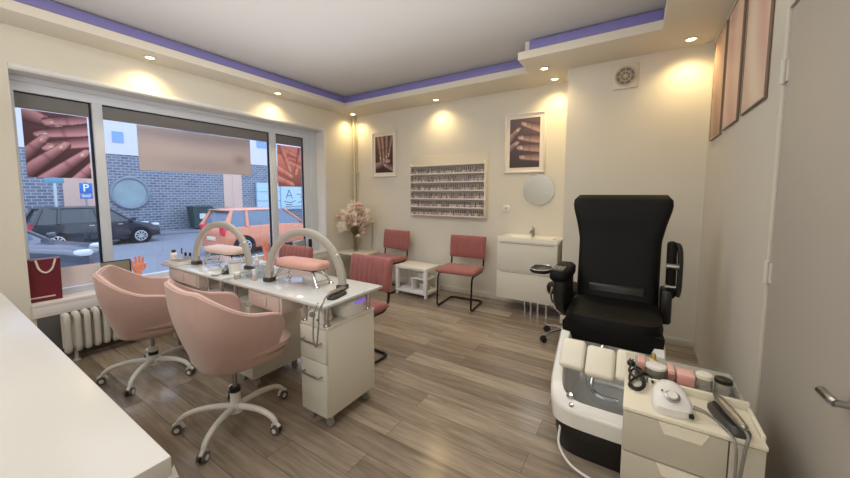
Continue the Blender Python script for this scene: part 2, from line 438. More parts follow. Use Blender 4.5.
# right wall pictures (thin dark edged panels)
DFR = mat('picture_frame_dark', (128, 106, 88), .4, noise=.05)
def streak(c0, c1, c2):
    def fn(X, Y):
        Z = np.zeros(X.shape+(3,)); a = .5+.5*np.sin(X*7+1.5*np.sin(Y*3)+Y*2)
        for k in range(3): Z[..., k] = c0[k]*(1-a)+c1[k]*a; Z[..., k] = Z[..., k]*(.6+.4*Y)+c2[k]*(.4-.4*Y)
        return Z
    return fn
RP = RZ(-PI/2)
framed('brownish picture in dark frame on right wall, the one closest to the vent wall', .40, .78, streak((176, 140, 118), (206, 172, 146), (140, 100, 84)), T(XR-.002, 3.35, 1.80) @ RP, .006, DFR)
framed('pink picture in dark frame, middle one of the three on the right wall', .41, .77, streak((212, 172, 158), (228, 202, 184), (206, 158, 144)), T(XR-.002, 2.885, 1.81) @ RP, .006, DFR)
framed('pale pink and white picture in dark frame, the one closest to the door', .43, .77, streak((224, 206, 188), (206, 164, 150), (216, 204, 186)), T(XR-.002, 2.385, 1.82) @ RP, .006, DFR)

# ------------------------------------------------------------------ door on the right wall
d1 = bpy.data.objects.new('door_1', None); C.objects.link(d1); d1['kind'] = 'structure'
DOORM = mat('door_paint', (176, 170, 160), .5, noise=.015, scale=3)
mb = MB(); mb.lo(XR-.02, XR-.001, 1.07, 1.87, .005, 2.08, .003); struct('door_leaf', mb, DOORM, d1)
mb = MB(); mb.lo(XR-.028, XR-.0005, 1.875, 1.90, 0, 2.12, .004); mb.lo(XR-.028, XR-.0005, 1.035, 1.064, 0, 2.12, .004); mb.lo(XR-.028, XR-.0005, 1.064, 1.875, 2.085, 2.12, .004); struct('door_frame', mb, WALLR, d1)
for z in (1.06, .25, 1.85):
    mb = MB(); mb.cyl((XR-.03, 1.872, z-.045), (XR-.03, 1.872, z+.045), .008, n=10); mb.lo(XR-.024, XR-.02, 1.845, 1.872, z-.04, z+.04); struct('hinge', mb, mat('hinge_white', (206, 202, 194), .4), d1)
mb = MB(); mb.cyl((XR-.02, 1.18, .875), (XR-.03, 1.18, .875), .027, n=20); mb.cyl((XR-.03, 1.18, .875), (XR-.065, 1.18, .875), .009, n=12)
mb.tube(spline([(XR-.062, 1.175, .875), (XR-.066, 1.19, .877), (XR-.064, 1.245, .872)], 6), .011, 10); struct('door_handle', mb, STEEL, d1)

# ------------------------------------------------------------------ lights
LENS = mat('warm_lens', (255, 236, 200), .4, emit=(255, 226, 170), estr=9.)
RING = mat('downlight_ring', (224, 220, 210), .3, metal=.2)
def downlight(x, y, label, power=15., shown=True):
    t = thing('downlight', label, 'ceiling light', (x, y, SZ), 0, 'recessed downlights in the lowered ceiling edge')
    mb = MB(); n = 24
    prof = [(.045, -.001), (.047, -.006), (.036, -.008), (.031, -.002), (.031, .0)]
    mb.lathe(prof, n=n); obj('ring', mb, RING, t)
    mb = MB(); mb.lathe([(.0305, -.004), (.028, -.0055), (.002, -.0055)], n=n); obj('lens', mb, LENS, t)
    l = bpy.data.lights.new('downlight_lamp', 'SPOT'); l.energy = power; l.color = (1., .74, .36); l.spot_size = math.radians(140); l.spot_blend = 1.; l.shadow_soft_size = .035
    o = bpy.data.objects.new('downlight_lamp', l); C.objects.link(o); o.parent = t; o.location = (0, 0, -.03)
downlight(-3.84, 1.325, 'glowing round downlight above the window\'s wide middle pane')
downlight(-3.84, 2.625, 'glowing round downlight above the window\'s right mullion')
downlight(-3.84, 3.93, 'glowing round downlight in the corner above the pipe')
downlight(-2.32, 3.93, 'glowing round downlight above the nail polish rack')
downlight(-.81, 3.93, 'glowing round downlight beside the wall step, the one closer to the back wall')
downlight(-.835, 3.55, 'glowing round downlight by the wall step, in front of its neighbour')
downlight(.319, 3.53, 'glowing round downlight above the black pedicure chair by the right wall')
def soft(name, loc, size, power, col, rot=(0, 0, 0)):
    l = bpy.data.lights.new(name, 'AREA'); l.shape = 'RECTANGLE'; l.size, l.size_y = size; l.energy = power; l.color = col
    o = bpy.data.objects.new(name, l); C.objects.link(o); o.location = loc; o.rotation_euler = rot
soft('ceiling_fill_light', (-1.9, -1.2, CZ-.03), (2.2, .9), 28, (1., .97, .93))  # added fill behind the camera, no panel fixture there
soft('ceiling_fill_light', (-1.7, 1.7, CZ-.02), (2.6, 1.6), 26, (1., .98, .94))  # second added fill, over the tables, no fixture either
def point_fill(loc, power, r=.35):  # added soft point fill, stands for no globe fixture
    l = bpy.data.lights.new('point_fill_light', 'POINT'); l.energy = power; l.color = (1., .97, .94); l.shadow_soft_size = r
    o = bpy.data.objects.new('point_fill_light', l); C.objects.link(o); o.location = loc
point_fill((-.1, -1.6, 1.7), 34)  # unseen fill from behind, brightens the right-facing sides
soft('upward_fill_light', (-1.8, .9, 2.0), (3.0, 3.6), 36, (1., .97, .94), (PI, 0, 0))  # added upward fill that brightens the ceiling, no uplighter there

w = bpy.data.worlds.new('World'); scene.world = w; w.use_nodes = True
nt = w.node_tree; bg = nt.nodes['Background']
tc = nt.nodes.new('ShaderNodeTexCoord'); sp = nt.nodes.new('ShaderNodeSeparateXYZ'); rp = nt.nodes.new('ShaderNodeValToRGB')
nt.links.new(tc.outputs['Generated'], sp.inputs[0]); nt.links.new(sp.outputs['Z'], rp.inputs['Fac'])
rp.color_ramp.elements[0].color = (.62, .72, .88, 1); rp.color_ramp.elements[1].color = (.72, .82, 1, 1); rp.color_ramp.elements[1].position = .5
nt.links.new(rp.outputs['Color'], bg.inputs['Color']); bg.inputs['Strength'].default_value = 2.1

# ------------------------------------------------------------------ camera
cam = bpy.data.cameras.new('Camera'); co = bpy.data.objects.new('Camera', cam); C.objects.link(co)
F, PITCH, YAW = 332.6, .082, .5651
cam.sensor_fit = 'HORIZONTAL'; cam.sensor_width = 36; cam.lens = 36*F/850; cam.shift_y = (220.8-239)/850
cam.clip_start = .02; cam.clip_end = 200
co.location = (0, 0, 1.38)
co.rotation_euler = (PI/2-PITCH, 0, YAW)
scene.camera = co
scene.view_settings.view_transform = 'Standard'
scene.view_settings.exposure = 0.30
scene.cycles.max_bounces = 8; scene.cycles.diffuse_bounces = 4; scene.cycles.transparent_max_bounces = 16
scene.cycles.use_denoising = True
scene.cycles.sample_clamp_indirect = 6
# ================================================================== furniture
DZ = .77; DO = (-1.40, 1.19)      # desk top height, front right corner
DTOP = mat('white_glass_top', (206, 208, 206), .08, noise=.015, coat=.3)
DRAWM = mat('knee_drawer_pink_reflection', (214, 200, 192), .35, noise=.02)  # white drawer, the chair's pink reflection put into its colour
CABW = mat('cabinet_white', (222, 219, 208), .38, noise=.015)
def bar_handle(p, parent, w=.15):
    m = MB(); x, y, z = p
    m.tube(fillet([(x-w/2, y, z), (x-w/2, y-.028, z), (x+w/2, y-.028, z), (x+w/2, y, z)], .008), .0055, 8)
    obj('handle', m, STEEL, parent)
def pedestal(t, x0, x1, y0, y1, top=.605):
    m = MB(); m.lo(x0, x1, y0+.018, y1, .075, top, .004); m.lo(x0-.004, x1+.004, y0+.01, y1+.004, top-.001, top+.016, .004)
    obj('cabinet', m, CABW, t)
    for z0, z1, hz in ((.405, top-.004, .525), (.08, .400, .325)):
        m = MB(); m.lo(x0+.003, x1-.003, y0, y0+.019, z0, z1, .003); d = obj('drawer', m, CABW, t); bar_handle(((x0+x1)/2, y0, hz), d)
    for x in (x0+.035, x1-.035):
        for y in (y0+.05, y1-.05):
            m = MB(); m.cyl((x, y-.011, .026), (x, y+.011, .026), .025, n=16); m.cyl((x, y, .045), (x, y, .076), .008); m.lo(x-.016, x+.016, y-.015, y+.015, .045, .062, .004)
            obj('caster', m, mat('caster_grey', (150, 148, 144), .35, noise=.03), t)
def post(t, x, y, z0=.62):
    m = MB(); m.cyl((x, y, z0), (x, y, DZ-.018), .014, n=14); m.cyl((x, y, z0), (x, y, z0+.008), .022, n=14); m.cyl((x, y, DZ-.026), (x, y, DZ-.018), .022, n=14)
    obj('post', m, CHROME, t)
def desk(label, x0, x1, peds, drawer):
    t = thing('manicure_table', label, 'table', (0, 0, 0), 0, 'manicure tables')
    m = MB(); m.lo(x0, x1, DO[1], DO[1]+.49, DZ-.018, DZ, .003); obj('tabletop', m, DTOP, t)
    for a, b in peds:
        pedestal(t, a, b, 1.235, 1.645)
        for x in (a+.02, b-.02):
            for y in (1.262, 1.61): post(t, x, y)
    a, b = drawer
    m = MB(); m.lo(a, b, 1.215, 1.60, .635, DZ-.02, .004); m.lo(a+.02, b-.02, 1.207, 1.216, .645, DZ-.03, .003); m.lo((a+b)/2-.04, (a+b)/2+.04, 1.199, 1.208, .66, .72, .004)
    obj('knee_drawer', m, DRAWM, t)
    return t
desk('white glass topped manicure table on pedestals, the one beside the grey wood floor path', -2.475, -1.40, ((-2.445, -2.205), (-1.675, -1.447)), (-2.18, -1.815))
desk('white glass topped manicure table on pedestals, the one up against the shop window side', -3.50, -2.485, ((-3.475, -3.43), (-2.84, -2.60)), (-3.41, -2.88))

# ---- office chairs
def make_office():
    t = thing('swivel_chair', '', 'chair', (0, 0, 0), 0, 'pink velvet swivel chairs')
    NT, A = 56, math.radians(106)
    def zr(th):
        a = abs(math.degrees(th)); 
        k = min(1, max(0, (a-32)/74)); k = .75*k+.25*k*k*(3-2*k)
        return .885-.195*k-.045*max(0, (a-98)/8)**2
    def pt(th, t_, off=0.):
        a = abs(math.degrees(th)); z1 = zr(th); zb = .415+.045*max(0, (a-50)/56)**1.5
        z = zb+(z1-zb)*t_
        s = .70+.30*(1-(1-min(1, (z-zb)/.40))**1.9)
        s += .045*max(0, (z-.60)/.3)*max(0, math.cos(th))
        e = 3.0; c, sn = math.cos(th), math.sin(th)
        x = math.copysign(abs(sn)**(2/e), sn)*(.335-off)*s
        y = .035-math.copysign(abs(c)**(2/e), c)*((.305 if c > 0 else .35)-off)*s
        if a > 115: x *= 1-.10*((a-115)/17)**2
        return (x, y, z)
    m = MB(); n = 14
    ths = [-A+2*A*i/NT for i in range(NT+1)]
    loops = []
    for th in ths:
        o_ = [pt(th, k/n) for k in range(n+1)]
        zt = o_[-1]
        i_ = [pt(th, k/n, .036) for k in range(n, -1, -1)]
        loops.append(o_+i_)
    m.loft(loops)
    # under pan
    pan = [[(x*.02, y*.02+.035, .392) for x, y, _ in sel(.2, .2, 0)], sel(.15, .145, .393, e=3, cy=.035), sel(.20, .19, .402, e=3, cy=.035), sel(.238, .228, .424, e=3, cy=.035), sel(.245, .235, .46, e=3, cy=.035)]
    m.loft(pan)
    obj('shell', m, PINKV, t, sharp=60)
    m = MB(); rim = [Vector(pt(th, 1., .018))+Vector((0, 0, .003)) for th in ths]
    a0 = [Vector(pt(ths[0], k/8, .018)) for k in range(8)]; a1 = [Vector(pt(ths[-1], k/8, .018)) for k in range(7, -1, -1)]
    m.tube([tuple(p) for p in a0+rim+a1], .0085, 8); obj('piping', m, PINKP, t)
    m = MB(); m.loft([sel(.19, .18, .45, e=3, cy=.035), sel(.235, .23, .46, e=3, cy=.035), sel(.262, .245, .485, e=3.4, cy=.04), sel(.26, .245, .51, e=3.4, cy=.04), sel(.225, .225, .525, e=3, cy=.04), sel(.12, .12, .531, e=3, cy=.035)])
    obj('seat_cushion', m, PINKV, t, sharp=60)
    m = MB(); m.cyl((0, 0, .10), (0, 0, .215), .029, .027, 20); m.cyl((0, 0, .075), (0, 0, .125), .042, .036, 20); m.lo(-.055, -.02, -.012, .012, .17, .20, .006)
    obj('column', m, WMETAL, t)
    m = MB(); m.cyl((0, 0, .20), (0, 0, .225), .031, n=20, mi=1); m.cyl((0, 0, .22), (0, 0, .39), .014, n=14, mi=0); m.lo(-.09, .09, -.05, .09, .376, .394, .004, mi=1)
    obj('gas_lift', m, [STEEL, BLACK], t)
    for k in range(5):
        R = RZ(math.radians(72*k))
        pts = spline([(.03, 0, .108), (.10, 0, .118), (.18, 0, .118), (.25, 0, .103), (.287, 0, .078), (.296, 0, .058)], 5)
        m = MB(); m.tube(pts, [.019-.006*i/(len(pts)-1) for i in range(len(pts))], 10, M=R); lg = obj('base_leg', m, WMETAL, t)
        m = MB(); 
        for sgn in (-1, 1): m.cyl((.30, sgn*.007, .026), (.30, sgn*.021, .026), .026, n=16, M=R)
        for sgn in (-1, 1): m.cyl((.30, sgn*.021, .026), (.30, sgn*.0225, .026), .014, n=12, mi=1, M=R)
        m.tube(spline([(.272, 0, .030), (.280, 0, .052), (.30, 0, .060), (.322, 0, .046)], 4), .010, 8, mi=1, M=R)
        obj('caster', m, [mat('caster_dark', (92, 88, 84), .4, noise=.05), WPLAST], lg)
    return t
oc = make_office()
oc.location = (-1.985, 1.0, 0); oc.rotation_euler = (0, 0, math.radians(-6)); oc['label'] = 'pink velvet tub swivel chair, the one beside the pedestal with bar handles'
l2 = dup(oc, (-3.085, .965, 0), math.radians(-21), 'pink velvet tub swivel chair in front of the column radiator')
for o_, deg in ((oc, 14+6), (l2, 27+21)):
    for ch in o_.children:
        if ch.name.startswith('base_leg'): ch.rotation_euler = (0, 0, math.radians(deg))
        elif o_ is l2 and ch.name.split('.')[0] in ('shell', 'piping', 'seat_cushion', 'gas_lift'): ch.location.z = -.055 if not ch.name.startswith('gas') else -.05

# ---- tufted cantilever chairs
def tuft(w, h, t, nch, M, amp=.16, e=3.2, nloop=28, per=8):
    loops = []; N = nch*per
    for i in range(N+1):
        u = i/N; x = (u-.5)*w
        g = (1-amp)+amp*math.sqrt(abs(math.sin(PI*nch*u)))
        d = min(u, 1-u)*w; er = .03
        k = 1. if d > er else math.sqrt(max(0., 1-((er-d)/er)**2))
        if i in (0, N): k = .18
        gt = (.35+.65*k)*g; gh = 1-.018*(1-k)
        loop = []
        for j in range(nloop):
            a = 2*PI*j/nloop; c, s_ = math.cos(a), math.sin(a)
            loop.append((x, t/2*gt*math.copysign(abs(c)**(2/e), c), h/2*gh*math.copysign(abs(s_)**(2/e), s_)))
        loops.append(loop)
    return MB().loft(loops, M=M)
def make_cantilever():
    t = thing('cantilever_chair', '', 'chair', (0, 0, 0), 0, 'rose velvet cantilever chairs')
    W_ = .48
    obj('seat', tuft(W_, .43, .075, 8, T(0, 0, .445) @ RX(PI/2) @ T(0, 0, .0), .15), ROSE, t, sharp=75)
    obj('backrest', tuft(W_, .285, .07, 8, T(0, .235, .695) @ RX(math.radians(-7)), .26), ROSE, t, sharp=75)
    h = W_/2-.022; z = .404
    path = [(h, .245, .70), (h, .222, .47), (h, .175, z), (h, -.185, z), (h, -.215, .012), (h, .215, .012), (-h, .215, .012), (-h, -.215, .012), (-h, -.185, z), (-h, .175, z), (-h, .222, .47), (-h, .245, .70)]
    m = MB(); m.tube(fillet(path, .055, 6), .0115, 10); obj('tube_frame', m, BSTEEL, t, sharp=80)
    return t
cc = make_cantilever()
cc.location = (-1.955, 1.935, 0); cc.rotation_euler = (0, 0, math.radians(-3)); cc['label'] = 'rose velvet channel-tufted chair at the manicure table nearest the floor path'
dup(cc, (-2.975, 1.94, 0), math.radians(3), 'rose velvet channel-tufted chair at the manicure table\'s window end, mostly hidden by the arch lamps')
dup(cc, (-3.02, 3.70, 0), math.radians(-4), 'rose velvet channel-tufted chair against the back wall beside the dried flowers')
dup(cc, (-1.80, 3.66, 0), math.radians(4), 'rose velvet channel-tufted chair against the back wall beside the white washbasin cabinet')

# ---- white rolling side table between the chairs
t = thing('rolling_side_table', 'white open cube side table on casters between the two wall chairs', 'table', (-2.49, 3.735, 0), math.radians(-2))
m = MB(); m.lo(-.26, .26, -.17, .17, .372, .41, .004); obj('tabletop', m, WHITE, t)
m = MB(); m.lo(-.255, .255, -.165, .165, .055, .086, .003); obj('bottom_shelf', m, WHITE, t)
m = MB(); m.lo(.0, .235, -.13, .16, .245, .26, .002); m.lo(-.008, .008, -.13, .16, .085, .26, .002); obj('inner_shelf', m, WHITE, t)
for sx in (-1, 1):
    for sy in (-1, 1):
        m = MB(); m.lo(sx*.232-.024, sx*.232+.024, sy*.145-.02, sy*.145+.02, .085, .373, .003); lg = obj('leg', m, WHITE, t)
        m = MB(); m.cyl((sx*.235-.012, sy*.14, .026), (sx*.235+.012, sy*.14, .026), .026, n=14); m.cyl((sx*.235, sy*.14, .045), (sx*.235, sy*.14, .058), .01); obj('caster', m, WPLAST, lg)
m = MB(); m.lo(-.055, .055, -.045, .045, 0, .09, .006); tag(obj('storage_box', m, mat('pale_box', (196, 196, 200), .5, noise=.03), loc=(-2.36, 3.72, .085)), 'pale grey small box under the inner shelf of the white rolling table', 'box')
m = MB(); m.lo(-.075, .075, -.05, .05, 0, .055, .006); tag(obj('storage_box', m, WHITE, loc=(-2.37, 3.72, .26)), 'small white box on the inner shelf of the white rolling table', 'box')

# ---- corner side table with vase
t = thing('side_table', 'low cream side table in the corner under the vase', 'table', (-3.64, 3.78, 0))
m = MB(); m.lo(-.27, .27, -.2, .2, .45, .475, .004); obj('tabletop', m, mat('side_table_cream', (210, 203, 188), .45, noise=.03), t)
for sx in (-1, 1):
    for sy in (-1, 1):
        m = MB(); m.lo(sx*.245-.018, sx*.245+.018, sy*.175-.018, sy*.175+.018, 0, .451, .003); obj('leg', m, mat('side_table_cream', (206, 196, 174)), t)
VZ = .475; VP = (-3.70, 3.79)
m = MB(); prof = [(.032, 0), (.036, .004), (.036, .02), (.030, .10), (.036, .20), (.044, .235), (.041, .235), (.033, .20), (.027, .10), (.031, .02), (.004, .012)]
m.lathe(prof, n=24); tag(obj('vase', m, glassmat('smoky_vase_glass', (225, 222, 214), .15, .02, .15, (200, 192, 178)), loc=(*VP, VZ)), 'slim clear glass vase with a waisted neck on the corner side table', 'vase')
t = thing('dried_bouquet', 'dried bouquet of pale pink and cream blooms standing in the glass vase', 'flowers', (*VP, VZ+.03))
rnd = random.Random(11)
STEM = mat('dried_stem', (112, 92, 66), .8, noise=.1)
BL = [mat('bloom_pink', (250, 218, 208), .85, noise=.1, scale=40), mat('bloom_cream', (250, 238, 222), .85, noise=.08, scale=40), mat('bloom_rose', (244, 204, 196), .85, noise=.1, scale=40), mat('bloom_brown', (140, 104, 84), .85, noise=.1, scale=40)]
for i in range(70):
    a = rnd.uniform(0, 2*PI); sp_ = rnd.uniform(.03, .30)*(1 if i > 3 else .5); hgt = rnd.uniform(.48, .74) if i < 54 else rnd.uniform(.32, .5)
    tip = Vector((sp_*math.cos(a), .75*sp_*math.sin(a), hgt - sp_*.5))
    m = MB(); m.tube(spline([(.012*math.cos(a+2), .012*math.sin(a+2), .0), (.012*math.cos(a), .012*math.sin(a), .20), tuple(tip*.72+Vector((0, 0, .08))), tuple(tip)], 5), .0022, 5); st = obj('stem', m, STEM, t)
    m = MB(); kind = rnd.choice([0, 0, 0, 1, 2, 1]) if i < 62 else 1
    if i % 4 == 1:      # feathery plume
        for k in range(110):
            m.sph(tip, .006, 6) if k == 0 else None
            q = tip+Vector((rnd.gauss(0, .018), rnd.gauss(0, .018), rnd.uniform(-.09, .08))); d = Vector((math.cos(a)*.4+rnd.gauss(0, .6), math.sin(a)*.4+rnd.gauss(0, .6), rnd.uniform(.2, 1.))).normalized()*.05
            s_ = d.orthogonal().normalized()*.0032
            m.add([q-s_, q+s_, q+d], [[0, 1, 2]])
        kind = 1
    else:
        R_ = rnd.uniform(.038, .062)
        for ring, (np_, tilt) in enumerate(((7, .25), (6, .7), (4, 1.15))):
            for k in range(np_):
                b = 2*PI*k/np_+ring*.5+rnd.uniform(-.2, .2)
                M_ = Matrix.Translation(tip) @ RZ(b) @ RY(-tilt+rnd.uniform(-.15, .15)) 
                L_ = R_*(1-.12*ring)
                m.sph(tip, .004, 6) if ring == 0 and k == 0 else None
                m.add([(0, 0, 0), (L_*.45, -L_*.34, .004), (L_*.95, -L_*.22, .010), (L_*1.05, 0, .007), (L_*.95, L_*.22, .010), (L_*.45, L_*.34, .004), (L_*.5, 0, -.002)], [[0, 1, 6], [1, 2, 3, 6], [6, 3, 4, 5], [0, 6, 5]], M=M_)
    obj('bloom', m, BL[kind], t, sharp=180)
m = MB(); m.cyl((0, 0, 0), (0, 0, SZ), .022, n=16); m.cyl((.05, .01, 0), (.05, .01, SZ), .008, n=10)
for z in (.6, 1.7): m.lo(-.03, .07, .0, .04, z, z+.02, .003)
tag(obj('wall_pipe', m, mat('pipe_cream', (206, 196, 170), .5, noise=.02), loc=(XL+.045, YB-.04, 0)), 'vertical cream painted pipe in the back left corner', 'pipe')
m = MB(); m.tube(spline([(-3.62, 4.085, .48), (-3.615, 4.09, .75), (-3.62, 4.09, .97)], 4), .004, 6); tag(obj('wall_cable', m, BLACK), 'thin dark cable running up the back wall behind the vase', 'cable')

# ---- nail polish rack
RX0, RX1, RZ0 = -2.80, -1.655, 1.07
t = thing('polish_rack', 'white wall rack of six shelves filled with nail polish bottles', 'rack', (0, 0, 0))
RACK = mat('rack_white', (222, 216, 206), .4, noise=.015)
m = MB(); m.lo(RX0-.02, RX1+.03, YB-.008, YB-.001, RZ0-.015, 1.915, .002); obj('backboard', m, mat('rack_back', (210, 203, 188), .6, noise=.015), t)
for x in (RX0-.012, RX1+.004):
    m = MB(); m.lo(x-.006, x+.006, YB-.075, YB-.008, RZ0-.012, 1.80 if x < -2 else 1.80, .002); obj('side_panel', m, RACK, t)
ROW = (1.765-RZ0)/6
for k in range(7):
    m = MB(); z = RZ0+k*ROW; m.lo(RX0-.006, RX1-.002, YB-.075, YB-.008, z-.006, z, .0015); m.lo(RX0-.006, RX1-.002, YB-.077, YB-.073, z-.006, z+.012, .001); obj('shelf', m, RACK, t)
NB = 42
BODY = [mat('polish_nude', (206, 184, 178), .25, noise=.05), mat('polish_mauve', (176, 156, 160), .25, noise=.05), mat('polish_pale', (216, 208, 206), .25, noise=.05), mat('polish_rose', (184, 150, 152), .25, noise=.05), mat('polish_taupe', (160, 146, 142), .25, noise=.05), mat('polish_plum', (138, 116, 122), .25, noise=.05)]
CAPM = [mat('polish_cap_black', (104, 96, 98), .4, noise=.05), mat('polish_cap_grey', (168, 160, 160), .4, noise=.05)]
BM = []
for b in BODY:
    for c in CAPM:
        m = MB(); m.lathe([(.0095, 0), (.0112, .002), (.0112, .036), (.008, .044), (.0055, .047)], n=12); m.lathe([(.0068, .046), (.0072, .048), (.0058, .084), (.004, .086)], n=12, mi=1)
        o_ = obj('nail_polish_bottle', m, [b, c]); BM.append(o_.data); bpy.data.objects.remove(o_)
ORD = ['first', 'second', 'third', 'fourth', 'fifth', 'sixth', 'seventh', 'eighth', 'ninth', 'tenth', 'eleventh', 'twelfth', 'thirteenth', 'fourteenth', 'fifteenth', 'sixteenth', 'seventeenth', 'eighteenth', 'nineteenth', 'twentieth', 'middle']
CN = ['nude', 'mauve', 'pale', 'rose', 'taupe', 'plum']; KN = ['black', 'grey']
SN = ['bottom', 'second lowest', 'third lowest', 'third highest', 'second highest', 'top']
rb = random.Random(5)
for k in range(6):
    for i in range(NB):
        ci = rb.choice([0, 0, 1, 1, 2, 2, 3, 4, 5]); ki = 0 if k in (0, 1, 3, 5) and rb.random() < .75 else (0 if rb.random() < .4 else 1)
        o_ = bpy.data.objects.new('nail_polish_bottle', BM[ci*2+ki]); C.objects.link(o_)
        o_.location = (RX0+.014+(RX1-RX0-.03)*i/(NB-1), YB-.05, RZ0+k*ROW+.0002)
        side = (ORD[i]+' from its left end') if i < 21 else (ORD[NB-1-i]+' from its right end')
        tag(o_, f'{CN[ci]} nail polish bottle with {KN[ki]} cap, {SN[k]} shelf, {side}', 'bottle', f'nail polish bottles on the {SN[k]} shelf of the rack')

# ---- vanity, mirror, vent, outlet
t = thing('washbasin_cabinet', 'white washbasin cabinet with two drawers below the round mirror', 'cabinet', (-1.02, 3.91, 0))
VG = mat('vanity_white', (218, 214, 200), .35, noise=.015)
m = MB(); m.lo(-.335, .335, -.17, .185, .155, .83, .003); obj('carcass', m, VG, t)
m = MB(); m.loft([sel(.347, .19, .832, e=14), sel(.352, .188, .838, e=14), sel(.352, .188, .872, e=14), sel(.348, .186, .878, e=14), sel(.27, .13, .876, e=6, cy=-.02), sel(.24, .11, .86, e=5, cy=-.02), sel(.20, .09, .80, e=4, cy=-.02), sel(.05, .03, .79, e=3, cy=-.02)])
obj('basin', m, mat('ceramic_white', (228, 224, 212), .12, noise=.01), t, sharp=50)
for z0, z1 in ((.495, .825), (.16, .49)):
    m = MB(); m.lo(-.335, .335, -.192, -.171, z0, z1, .003); d = obj('drawer', m, VG, t)
    m = MB(); m.lo(-.30, .30, -.198, -.191, z1-.016, z1-.006, .002); obj('finger_pull', m, mat('finger_pull_grey', (168, 164, 154), .4), d)
for x in (-.03, .05, .13, .22):
    m = MB(); m.cyl((x, -.06-.05*(x > 0), 0), (x, -.06-.05*(x > 0), .157), .014, n=14); m.cyl((x, -.06-.05*(x > 0), 0), (x, -.06-.05*(x > 0), .01), .02, n=14); obj('leg', m, CHROME, t)
m = MB(); m.cyl((0, .10, .877), (0, .10, .96), .019, .017, 16); m.tube(spline([(0, .10, .935), (0, .03, .945), (0, -.02, .925)], 5), .011, 10); m.cyl((0, .10, .96), (0, .10, .975), .018, .012, 16); m.tube([(0, .10, .972), (.0, .06, .995)], .006, 8)
obj('tap', m, STEEL, t)
t = thing('round_mirror', 'round frameless mirror on back wall above the washbasin', 'mirror', (-.99, YB-.003, 1.42))
m = MB(); m.cyl((0, 0, 0), (0, -.006, 0), .185, n=48); obj('backing', m, STEEL, t)
m = MB(); m.cyl((0, -.0065, 0), (0, -.009, 0), .183, n=48); obj('mirror_glass', m, mat('mirror_silver', (225, 228, 228), .02, metal=1.), t)
t = thing('ventilation_grille', 'square white vent with round grille high on the wall above the pedicure chair', 'vent', (-.135, YC-.001, 2.465))
m = MB(); m.box((0, -.008, 0), (.21, .015, .225), .006); obj('vent_plate', m, mat('vent_white', (212, 204, 184), .45, noise=.02), t)
m = MB(); m.tube([(.082*math.cos(a), -.018, .082*math.sin(a)) for a in [2*PI*k/36 for k in range(36)]], .008, 8, closed=True)
m.tube([(.045*math.cos(a), -.018, .045*math.sin(a)) for a in [2*PI*k/28 for k in range(28)]], .004, 6, closed=True)
for k in range(8): m.tube([(.012*math.cos(k*PI/4), -.018, .012*math.sin(k*PI/4)), (.08*math.cos(k*PI/4), -.018, .08*math.sin(k*PI/4))], .003, 6)
m.cyl((0, -.012, 0), (0, -.022, 0), .016, n=16); obj('grille', m, mat('vent_grey', (192, 184, 166), .45), t)
m = MB(); m.cyl((0, -.0155, 0), (0, -.0165, 0), .076, n=32); obj('duct_opening', m, mat('duct_dark', (128, 120, 104), .7), t)
t = thing('wall_socket', 'small white wall socket left of the washbasin cabinet', 'socket', (-1.38, YB-.001, 1.19))
m = MB(); m.box((0, -.006, 0), (.085, .011, .085), .004); obj('plate', m, WPLAST, t)
m = MB(); m.cyl((0, -.0118, 0), (0, -.0125, 0), .022, n=20); obj('socket_well', m, mat('socket_pale', (196, 192, 184), .4), t)

# ---- radiator
t = thing('column_radiator', 'old white column radiator under the window sill', 'radiator', (-3.875, 0, 0))
RAD = mat('radiator_paint', (206, 202, 192), .45, noise=.04)
for k in range(18):
    y = .655+.058*k
    m = MB()
    for dx in (-.045, .045): m.tube(spline([(dx*.7, y, .095), (dx, y, .13), (dx, y, .25), (dx, y, .36), (dx*.7, y, .395)], 4), .021, 8, flat=.85)
    m.sph((0, y, .105), (.05, .025, .03), 12); m.sph((0, y, .385), (.05, .025, .03), 12)
    obj('column_section', m, RAD, t, sharp=70)
for y in (.70, 1.60):
    m = MB(); m.cyl((0, y, 0), (0, y, .09), .012, n=10); m.cyl((0, y, 0), (0, y, .006), .025, n=12); obj('foot', m, RAD, t)
m = MB(); m.cyl((0, .60, .11), (0, .66, .11), .012, n=10); m.cyl((0, .60, .0), (0, .60, .115), .010, n=10); obj('feed_pipe', m, DGREY, t)

# ---- window sill things
t = thing('gift_bag', 'dark red paper bag with white beaded handle on window sill', 'bag', (-4.105, .585, .5005), math.radians(-4))
m = MB(); m.loft([[(-.045, -.10, 0), (.045, -.10, 0), (.045, .10, 0), (-.045, .10, 0)], [(-.048, -.104, .34), (.048, -.104, .34), (.048, .104, .34), (-.048, .104, .34)]]); m.lo(-.05, .05, -.106, .106, .325, .345, .002)
obj('bag_body', m, mat('bag_red', (106, 26, 40), .5, noise=.08), t)
m = MB(); hp = spline([(.05, -.03, .335), (.056, -.015, .265), (.058, .02, .235), (.056, .055, .265), (.05, .075, .335)], 8)
for p in hp: m.sph(p, .0075, 8)
obj('beaded_handle', m, mat('bead_white', (226, 210, 196), .35), t)
m = MB(); m.lo(.048, .052, -.08, .06, .03, .042); obj('bag_band', m, mat('band_pale', (212, 190, 184), .5), t)
t = thing('display_board', 'grey-olive flat panel with black edge leaning on the sill behind the left swivel chair', 'panel', (-4.10, 1.05, .5005), math.radians(-3))
m = MB(); m.lo(-.012, .0, -.105, .10, 0, .245, .002, M=RY(math.radians(-4))); obj('panel_face', m, mat('olive_grey', (128, 124, 106), .5, noise=.04), t)
m = MB(); m.lo(-.014, .002, .098, .108, 0, .25, .002, M=RY(math.radians(-4))); m.lo(-.014, .002, -.105, .10, .243, .25, .001, M=RY(math.radians(-4))); obj('black_edge', m, BLACK, t)
HANDM = mat('practice_hand_orange', (238, 150, 126), .45, noise=.06)
